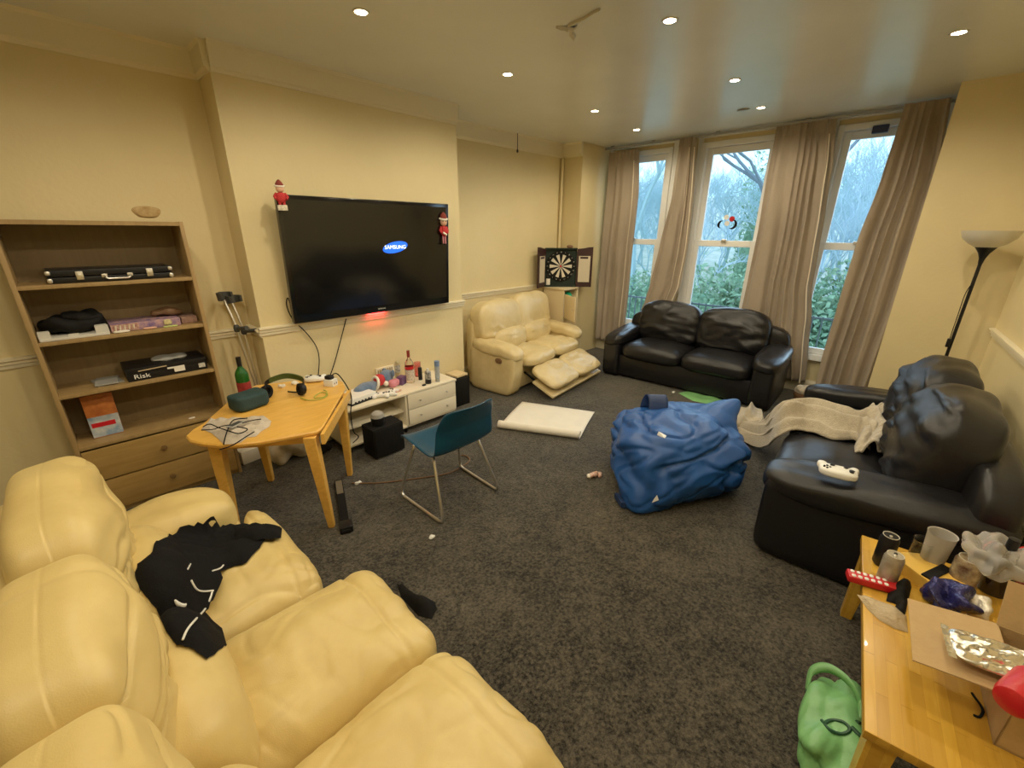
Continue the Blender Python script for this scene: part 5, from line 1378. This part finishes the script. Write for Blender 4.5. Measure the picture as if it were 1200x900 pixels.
bm = NB(); lathe(bm, [(.004, 0), (.004, .01), (.01, .016), (0, .022)], (0, 0, 0), 10, ry(-PI/2)); xf(bm, bm.verts, Matrix.Translation((kx0+.002, ky0-.014, 0)) @ Matrix.Rotation(math.radians(-28), 4, 'Z') @ Matrix.Translation((.0, -.29, .8))); t.part('knob', bm, M['silver'], d, world=True)
bm = NB(); puff(bm, Vector((5.04, 3.73, .921)), (.055, .055, .055), 2, n=8); single('green_ball', bm, mat('green_shiny_plastic', (.01, .40, .20), .25, bump=(6, .02)), 'shiny green ball inside the open corner cabinet', 'ball')
# dart cabinet
A = Vector((4.83, 4.01, 0)); B_ = Vector((5.15, 3.69, 0)); ux = (B_-A).normalized(); wd = (B_-A).length; fr = Vector((ux.y, -ux.x, 0))
fr = fr if fr.x < 0 else -fr
z0, z1 = 1.043, 1.575
DM = Matrix(((ux.x, -fr.x, 0, (A.x+B_.x)/2), (ux.y, -fr.y, 0, (A.y+B_.y)/2), (0, 0, 1, z0), (0, 0, 0, 1)))   # local x along board, -y to room
t = Thing('dartboard_cabinet', 'open black dartboard cabinet with chalk score panel standing on the corner cabinet', 'dartboard', DM.translation, DM.to_3x3())
H = z1-z0; w2 = wd/2
maroon = mat('dark_maroon_wood', (.035, .012, .012), .4, bump=(40, .05))
bm = NB(); box(bm, (-w2, 0, 0), (w2, .02, H), bev=.003); box(bm, (-w2, -.03, 0), (w2, .0, .02)); box(bm, (-w2, -.03, H-.02), (w2, 0, H)); t.part('back_board', bm, mat('dark_green_felt', (.012, .022, .016), .9, bump=(90, .2)), smooth=False)
bm = NB(); cz = .285; R_ = .158
lathe(bm, [(0, -.022), (.205, -.022), (.21, -.01), (.21, 0)], (0, 0, cz), 40, Matrix(((1, 0, 0), (0, 0, 1), (0, 1, 0)))); db = t.part('dartboard', bm, M['blackm'])
for nm, par, rr0, rr1, mm in (('pale_segments', 0, .016, R_, mat('dart_cream', (.66, .60, .48), .8, bump=(80, .1))), ('dark_segments', 1, .016, R_, M['blackm'])):
    bm = NB()
    for k in range(20):
        if k % 2 != par: continue
        a0, a1 = 2*PI*(k-.5)/20, 2*PI*(k+.5)/20
        pts = [(rr0*math.cos(a0), rr0*math.sin(a0)), (rr1*math.cos(a0), rr1*math.sin(a0)), (rr1*math.cos((a0+a1)/2), rr1*math.sin((a0+a1)/2)), (rr1*math.cos(a1), rr1*math.sin(a1)), (rr0*math.cos(a1), rr0*math.sin(a1))]
        loft(bm, [[Vector((x, yy, cz+z)) for x, z in pts] for yy in (-.024, -.0222)])
    t.part(nm, bm, mm, db, smooth=False)
bm = NB(); lathe(bm, [(0, -.026), (.014, -.026), (.014, -.022)], (0, 0, cz), 14, Matrix(((1, 0, 0), (0, 0, 1), (0, 1, 0)))); t.part('bullseye', bm, M['red'], db)
bm = NB()
for k, nm in enumerate((20, 1, 18, 4, 13, 6, 10, 15, 2, 17, 3, 19, 7, 16, 8, 11, 14, 9, 12, 5)):
    a = PI/2-2*PI*k/20
    text_bm(bm, str(nm), .022, Matrix.Translation((.19*math.cos(a), -.0235, cz+.19*math.sin(a))) @ Matrix.Rotation(PI/2, 4, 'X'), .0005)
t.part('number_ring', bm, M['lgrey'], db, smooth=False)
def wing(ang, sx, w_, lab, scorew):
    """door hinged at the side"""
    Rm_ = Matrix.Translation((sx*w2, -.01, 0)) @ Matrix.Rotation(ang, 4, 'Z')
    pr = [(0, 0), (sx*w_, 0), (sx*w_, H+.015), (sx*w_*.75, H+.012), (sx*w_*.35, H-.005), (0, H-.012)]
    bm = NB(); loft(bm, [[Rm_ @ Vector((x, y, z)) for x, z in pr] for y in (-.012, .012)]); d = t.part('cabinet_door', bm, maroon, smooth=False)
    bm = NB(); a, b = sorted((sx*w_*.12, sx*w_*.85)); box(bm, (a, -.0145, H*.13), (b, -.012, H*.80)); xf(bm, bm.verts, Rm_); t.part('score_panel', bm, mat('pale_score_board', (.62, .54, .40), .6, bump=(30, .05)), d, smooth=False)
    bm = NB(); box(bm, (a+.02, -.0155, H*.73), (b-.03, -.0142, H*.78)); xf(bm, bm.verts, Rm_); t.part('score_heading', bm, maroon, d, smooth=False)
wing(math.radians(-70), -1, .26, '', 1) if False else None
wing(math.radians(62), -1, .24, '', 1)
wing(math.radians(-8), 1, .22, '', 1)
bm = NB(); puff(bm, (.12, -.01, H+.018), (.045, .02, .022), 2.4, n=7); t.part('top_ornament', bm, M['pot'])
p = Vector((4.885, 3.985, kz)); bottle('small_bottle', 'small dark bottle with a white label standing left of the dartboard', p, .27, .035, M['blackp'], capm=M['blackp'], labm=M['paper'], lz=(.1, .42))

# ================================================================== FLOOR LAMP
p = Vector((4.90, -.235, 0))
t = Thing('floor_lamp', 'black floor lamp with a white glass bowl shade in the right corner', 'lamp', p)
bm = NB(); lathe(bm, [(0, 0), (.14, 0), (.14, .012), (.03, .03), (.012, .05)], (0, 0, 0), 24); t.part('base', bm, M['blackp'])
bm = NB(); tube(bm, [(0, 0, .03), (0, 0, 1.66)], .0115, 12); t.part('pole', bm, M['blackp'])
bm = NB(); lathe(bm, [(.012, 1.58), (.018, 1.62), (.032, 1.66), (.062, 1.705), (0, 1.705)], (0, 0, 0), 20); t.part('collar', bm, M['blackp'])
bm = NB(); lathe(bm, [(.055, 1.70), (.10, 1.725), (.145, 1.765), (.165, 1.82), (.160, 1.82), (.14, 1.77), (.09, 1.735), (0, 1.72)], (0, 0, 0), 28, cap=False); t.part('lamp_shade', bm, mat('opal_glass', (.70, .66, .55), .3, sub=.2, bump=(5, .01)))
bm = NB(); tube(bm, smooth_path([(-.012, .01, 1.42), (-.03, .022, 1.35), (-.02, .02, 1.2), (-.016, .018, 1.05), (-.012, .015, .95)], 5), .003, 5); cd = t.part('cord', bm, M['blackm'])
bm = NB(); box(bm, (-.035, .005, .93), (-.005, .030, 1.0), bev=.005); t.part('switch', bm, M['blackp'], cd)
for z in (.55, .68, .80):
    bm = NB(); lathe(bm, [(.0115, -.02), (.016, -.01), (.016, .01), (.0115, .02)], (0, 0, z), 12); t.part('joint', bm, M['blackp'])

# ================================================================== COFFEE TABLE AND CLUTTER
TZ = .46
N_ = Vector((1.29, -.17, 0)); Lx = Vector((.9935, .114, 0)).normalized(); Wx = Vector((Lx.y, -Lx.x, 0)); TL, TW = 1.055, .50
def T(a, b, z=TZ): return N_+Lx*a+Wx*b+Vector((0, 0, z))
ang = math.atan2(Lx.y, Lx.x)
TM = Matrix.Translation(N_) @ Matrix.Rotation(ang, 4, 'Z')     # local x along table, -y across towards wall
t = Thing('coffee_table', 'long golden pine coffee table covered in clutter at the right foreground', 'table', N_+Vector((0, 0, 0)), ang)
bm = NB(); box(bm, (0, -TW, TZ-.032), (TL, 0, TZ), bev=.005); t.part('tabletop', bm, M['coffee'])
for x in (.05, TL-.05):
    for y in (-.05, -TW+.05):
        bm = NB(); ex = -1 if x < .5 else 1; ey = 1 if y > -.2 else -1
        loft(bm, [[Vector((x+ex*o+sx*s, y+ey*o*.3+sy*s, z)) for sx, sy in ((-1, -1), (1, -1), (1, 1), (-1, 1))] for z, s, o in ((0, .022, .035), (TZ-.03, .034, 0))]); t.part('leg', bm, M['coffee'], smooth=False)
bm = NB(); box(bm, (.06, -TW+.04, TZ-.10), (TL-.06, -TW+.06, TZ-.03)); box(bm, (.06, -.06, TZ-.10), (TL-.06, -.04, TZ-.03)); t.part('apron', bm, M['coffee'])

def can(label, p, bodym, h=.125, r=.033, tilt=None, topm=None):
    t = Thing('drink_can', label, 'can', p, tilt or 0.0)
    bm = NB(); lathe(bm, [(0, .004), (r*.75, 0), (r, .012), (r, h-.016), (r*.82, h-.002)], (0, 0, 0), 22, cap=True); t.part('can_body', bm, bodym)
    bm = NB(); lathe(bm, [(r*.82, h-.003), (r*.84, h+.001), (r*.78, h+.001), (r*.76, h-.003), (0, h-.003)], (0, 0, 0), 22); lid = t.part('lid', bm, mat('bright_can_lid', (.72, .69, .60), .35, metal=.3, bump=(60, .03)))
    bm = NB(); puff(bm, (r*.32, 0, h-.0015), (r*.26, r*.2, .001), 2, n=5); t.part('opening', bm, M['blackp'], lid)
    bm = NB(); puff(bm, (-r*.15, 0, h-.0008), (r*.3, r*.17, .0014), 2, n=5); t.part('ring_pull', bm, M['tin'], lid)
    return t
can('tall black drink can with a silver lid at the far end of the coffee table', Zp(1032, 661, TZ), M['blackp'], .150)
can('grey silver drink can in front of the black can on the coffee table', Zp(1037, 683, TZ), mat('silver_grey_print', (.48, .45, .37), .35, metal=.4, var=(25, (.36, .30, .22)), bump=(60, .05)), .142)
can('pale gold drink can standing behind the yellow carton near the frosted cup', Zp(1122, 690, TZ), mat('pale_gold_print', (.62, .52, .34), .35, metal=.5, var=(22, (.12, .05, .03)), bump=(60, .05)), .150, .042)
def cup(label, p, h, r0, r1, m, name='plastic_cup', cat='cup'):
    t = Thing(name, label, cat, p)
    bm = NB(); lathe(bm, [(0, .004), (r0, 0), (r1, h), (r1*1.03, h+.002), (r1*.95, h), (r0*.93, .008), (0, .009)], (0, 0, 0), 24); t.part('vessel', bm, m); return t
cup('frosted plastic pint cup, tallest cup on the coffee table', Zp(1087, 668, TZ), .185, .034, .046, M['frost'])
cup('clear drinking glass left of the frosted pint cup', Zp(1072, 664, TZ), .135, .034, .038, M['clearglass'], 'drinking_glass', 'glass')
# yellow carton with black strip
p = Zp(1084, 680, TZ); t = Thing('food_carton', 'open yellow card carton on the coffee table with a black strip across', 'carton', p, .9)
t.root.scale = (1.15, 1.15, 1.2)
bm = NB()
loft(bm, [[Vector((x*s, y*s, z)) for x, y in ((-.075, -.055), (.075, -.055), (.085, .02), (.05, .065), (-.05, .065), (-.085, .02))] for s, z in ((.85, 0), (1, .045), (1.0, .05), (.93, .05))]); t.part('carton_body', bm, M['yellow'], smooth=False)
bm = NB(); box(bm, (-.035, -.065, .045), (-.005, .06, .056), rot=rz(.25)); t.part('black_strip', bm, M['blackm'], smooth=False)
# red pack with white dots
a = Zp(996, 676, TZ); b_ = Zp(1046, 690, TZ); d = (b_-a); L_ = .17
t = Thing('dotted_pack', 'red pack with two rows of white dots at the corner of the coffee table', 'pack', Zp(1021, 686, TZ), math.atan2(d.y, d.x))
bm = NB(); box(bm, (-L_/2, -.026, .004), (L_/2, .026, .034), bev=.008); t.part('pack_body', bm, M['red'])
bm = NB()
for k in range(6):
    for y in (-.013, .013): puff(bm, (-L_/2+.018+k*.021, y, .034), (.0075, .0085, .004), 2.2, n=4)
t.part('white_dots', bm, M['white'])
# clear film pouch
poly = [Zp(a, b, TZ) for a, b in ((1004, 697), (1014, 700), (1030, 706), (1046, 712), (1062, 722), (1064, 742), (1048, 737), (1030, 727), (1016, 714))]
bm = NB(); drape(bm, poly, lambda x, y: TZ, .022, .010, .012, 24, 2, .015); single('plastic_film', bm, mat('pale_film', (.70, .58, .38), .25, trans=.35, ior=1.2, bump=(40, .6)), 'wrinkled pale plastic film packet under the cardboard flap', 'packaging', smooth='full')
poly = [Zp(a, b, TZ+.02) for a, b in ((1044, 684), (1056, 676), (1070, 684), (1066, 700), (1062, 720), (1046, 716), (1052, 704), (1040, 700))]
bm = NB(); drape(bm, poly, lambda x, y: TZ+.0, .05, .010, .02, 22, 7, .02); single('black_film', bm, M['blackm'], 'crumpled black plastic between the red dotted pack and the yellow carton', 'packaging', smooth='full')
t = Thing('crisp_packet', 'crumpled shiny dark blue foil packet behind the cardboard box flap', 'packet', Zp(1106, 714, TZ))
bm = NB(); puff(bm, (0, 0, .055), (.075, .06, .05), 2.4, n=20, nz=(.05, 26, 3)); t.part('blue_foil', bm, M['cobalt'], smooth=True)
bm = NB(); puff(bm, (.02, -.075, .05), (.04, .035, .028), 2.4, n=12, nz=(.03, 30, 6)); t.part('pale_end', bm, mat('pale_foil', (.72, .66, .55), .3, metal=.4, bump=(40, .5)), smooth=True)
# bottles and red bag at the back right
p = Zp(1160, 692, TZ); t = bottle('drink_bottle', 'dark cola-filled plastic bottle under a clear crumpled bag by the sofa', p, .25, .042, mat('dark_cola_bottle', (.012, .008, .012), .12, spec=.6, bump=(8, .03)), neck=.35, capm=M['blackp'], shoulder=.6)
bm = NB(); puff(bm, Zp(1165, 650, TZ+.17), (.095, .085, .05), 2.2, n=22, nz=(.05, 24, 2)); single('clear_bag', bm, M['clear'], 'crumpled clear plastic bag heaped on the dark bottle', 'bag', smooth=True)
p = Zp(1178, 700, TZ); cup('dark ribbed tumbler beside the cola bottle', p+Vector((.0, .03, 0)), .10, .03, .037, mat('smoky_plastic', (.03, .025, .03), .15, trans=.4, ior=1.3, bump=(30, .3)))
bm = NB(); pr_ = Zp(1196, 690, TZ); puff(bm, pr_+Vector((.02, 0, .075)), (.075, .06, .075), 2.4, n=22, nz=(.05, 20, 5)); single('red_bag', bm, mat('red_film', (.55, .03, .03), .3, trans=.1, bump=(30, .6)), 'crumpled red plastic bag at the right edge of the coffee table', 'bag', smooth=True)
bm = NB(); puff(bm, Zp(1200, 660, TZ+.17), (.05, .05, .05), 2.4, n=10, nz=(.02, 20, 5)); single('frosted_lid', bm, M['frost'], 'frosted plastic cup end sticking up at the right edge above the red bag', 'cup', smooth='full')
bm = NB(); tube(bm, smooth_path([Zp(a, b, TZ+.004) for a, b in ((1139, 812), (1143, 818), (1149, 826), (1152, 834), (1148, 840), (1141, 838))], 5), .0035, 6); single('hair_band', bm, M['blackm'], 'thin dark elastic band curled on the table beneath the cardboard flap', 'band')

# cardboard box with open flaps
bxx0, bxx1, byy0, byy1, rim = 1.40, 1.73, -.645, -.365, .64
BM = Matrix.Translation((0, 0, 0))
t = Thing('cardboard_box', 'open brown cardboard box with spread flaps on the coffee table', 'box', (1.655, -.545, TZ), math.radians(5))
w_, h_ = .150, .125
bm = NB(); k = .004
box(bm, (-w_, -h_, .002), (w_, h_, .006))
for lo, hi in (((-w_, -h_, 0), (-w_+k, h_, rim-TZ)), ((w_-k, -h_, 0), (w_, h_, rim-TZ)), ((-w_, -h_, 0), (w_, -h_+k, rim-TZ)), ((-w_, h_-k, 0), (w_, h_, rim-TZ))): box(bm, lo, hi)
t.part('box_body', bm, M['card'], smooth=False)
zr = rim-TZ
def flap(pts, lab):
    bm = NB(); n = ((Vector(pts[1])-Vector(pts[0])).cross(Vector(pts[2])-Vector(pts[1]))).normalized()*.002
    loft(bm, [[Vector(p)+n for p in pts], [Vector(p)-n for p in pts]]); t.part('flap', bm, M['card'], smooth=False)
flap([(-w_, h_, zr), (w_, h_, zr), (w_-.005, h_+.205, zr-.03), (-w_+.005, h_+.205, zr-.03)], 'left')
flap([(w_, h_, zr), (w_, -h_, zr), (w_+.06, -h_, zr+.13), (w_+.06, h_, zr+.13)], 'far')
# foil bag lying across the box
def pillow(c, hx, hy, hz, R, seed, m, name, label, cat):
    t = Thing(name, label, cat, c, R)
    bm = NB(); puff(bm, (0, 0, 0), (hx, hy, hz), 6, ez=2.0, n=30, fn=lambda u, v, w: Vector((0, 0, (soft(Vector((u*5, v*4, seed)), .014, seed)+crease(Vector((u*3, v*3, seed)), .010, seed+1, 4))*(w > 0)*(1-abs(u)**6)*(1-abs(v)**6)))); t.part('pouch', bm, m, smooth='full')
    for s in (-1, 1):
        bm = NB(); grid(bm, 16, 2, lambda u, v, s=s: Vector((s*(hx-.004+v*.018), (u*2-1)*hy*.98, .003*math.sin(u*34)*v))); t.part('crimped_seal', bm, m, smooth='full')
    return t
fo = pillow(Vector((1.60, -.455, rim+.03)), .16, .068, .020, rz(math.radians(-82)) @ ry(-.05), 2, M['foil'], 'foil_pouch', 'shiny silver foil pouch lying across the open cardboard box', 'pouch')
p = Vector((1.488, -.432, rim+.03)); t = Thing('red_cup', 'red plastic cup lying on its side on the near corner of the cardboard box', 'cup', p, rz(math.radians(-25)))
bm = NB(); R = ry(PI/2); lathe(bm, [(0, -.005), (.026, -.005), (.036, .0), (.041, .02), (.047, .12), (.044, .12), (.036, .01), (0, .004)], (-.06, 0, 0), 24, R); t.part('vessel', bm, M['red'])
bm = NB(); puff(bm, Vector((1.73, -.55, rim+.0)), (.05, .05, .035), 2.3, n=12, nz=(.03, 24, 4)); single('plastic_wrap', bm, M['clear'], 'clear crumpled plastic wrap inside the cardboard box beside the far flap', 'packaging', smooth=True)

# green carrier bag on the floor by the table
t = Thing('carrier_bag', 'crumpled green plastic carrier bag on the carpet beside the coffee table', 'bag', (1.62, -.13, 0))
bm = NB(); cB = Vector((1.58, -.135, .085))
bmv = bmesh.ops.create_icosphere(bm, subdivisions=5, radius=1.0)['verts']
for v in bmv:
    d = v.co.copy(); ds, _ = noise.voronoi(d*.7+Vector((2.2, 5.3, .2)))
    n1 = noise.noise(Vector((d.x*2.4+d.y, d.y*2, d.z*1.2))*.7+Vector((3, 3, 1)))
    r = .88+.20*min(ds[1]-ds[0], .6)-.05*max(0, 1-abs(n1)*6)+.26*noise.noise(d*1.5+Vector((4, 2, 8)))
    e = 3.4; sq = (abs(d.x)**e+abs(d.y)**e+abs(d.z)**e)**(-1/e)
    p = Vector((d.x*r*sq*.20, d.y*r*sq*.11, d.z*r*sq*.09))
    p.z = max(p.z, -.083+.004*d.x)
    v.co = cB+p
gb = t.part('bag_body', bm, M['green'], world=True, smooth='full'); GB = hitter(gb, t.root)
bm = NB()
hpz = smooth_path([Vector((1.66, -.035, .09)), Vector((1.71, -.03, .15)), Vector((1.735, -.075, .19)), Vector((1.71, -.14, .20)), Vector((1.66, -.185, .17)), Vector((1.60, -.19, .13))], 6)
loft(bm, [[p+Vector((0, 0, .016)), p+Vector((.014, .01, .004)), p+Vector((.012, .006, -.014)), p+Vector((-.012, -.006, -.014)), p+Vector((-.012, -.008, .004))] for p in hpz]); t.part('handle', bm, M['green'], world=True, smooth='full')
bm = NB()
for cx_, rr in ((1.625, .03), (1.60, .03)):
    pass
pz = [(960, 848), (966, 852), (976, 858), (988, 860), (996, 857), (1008, 862), (1014, 858)]
tube(bm, smooth_path([hp(a, b, .003, GB) for a, b in ((963, 844), (972, 855), (986, 860), (996, 855), (988, 846), (974, 844), (966, 848))], 6), .006, 6)
tube(bm, smooth_path([hp(a, b, .003, GB) for a, b in ((998, 852), (1008, 862), (1016, 864), (1016, 852), (1004, 846))], 6), .007, 6)
t.part('printed_letters', bm, M['darkgreen'], world=True)

# ================================================================== WORLD + VIEW
w = bpy.data.worlds.new('sky'); scene.world = w; w.use_nodes = True
nt = w.node_tree; bg = nt.nodes['Background']
tc = nt.nodes.new('ShaderNodeTexCoord'); sp = nt.nodes.new('ShaderNodeSeparateXYZ'); rp = nt.nodes.new('ShaderNodeValToRGB')
nt.links.new(tc.outputs['Generated'], sp.inputs[0]); nt.links.new(sp.outputs['Z'], rp.inputs['Fac'])
rp.color_ramp.elements[0].color = (.50, .78, .90, 1); rp.color_ramp.elements[1].color = (.45, .68, .95, 1); rp.color_ramp.elements[1].position = .8
nt.links.new(rp.outputs['Color'], bg.inputs['Color']); bg.inputs['Strength'].default_value = 2.6
sl = bpy.data.lights.new('overcast_daylight', 'SUN'); sl.energy = 7.5; sl.color = (.66, .84, 1.0); sl.angle = math.radians(110)
so = bpy.data.objects.new('overcast_daylight', sl); col.objects.link(so); so.location = (9, 2, 6)
so.rotation_euler = Vector((-1, -.12, -.62)).to_track_quat('-Z', 'Y').to_euler()
scene.view_settings.view_transform = 'Standard'
scene.view_settings.look = 'None'
scene.view_settings.exposure = 0.0
scene.view_settings.gamma = 1.08
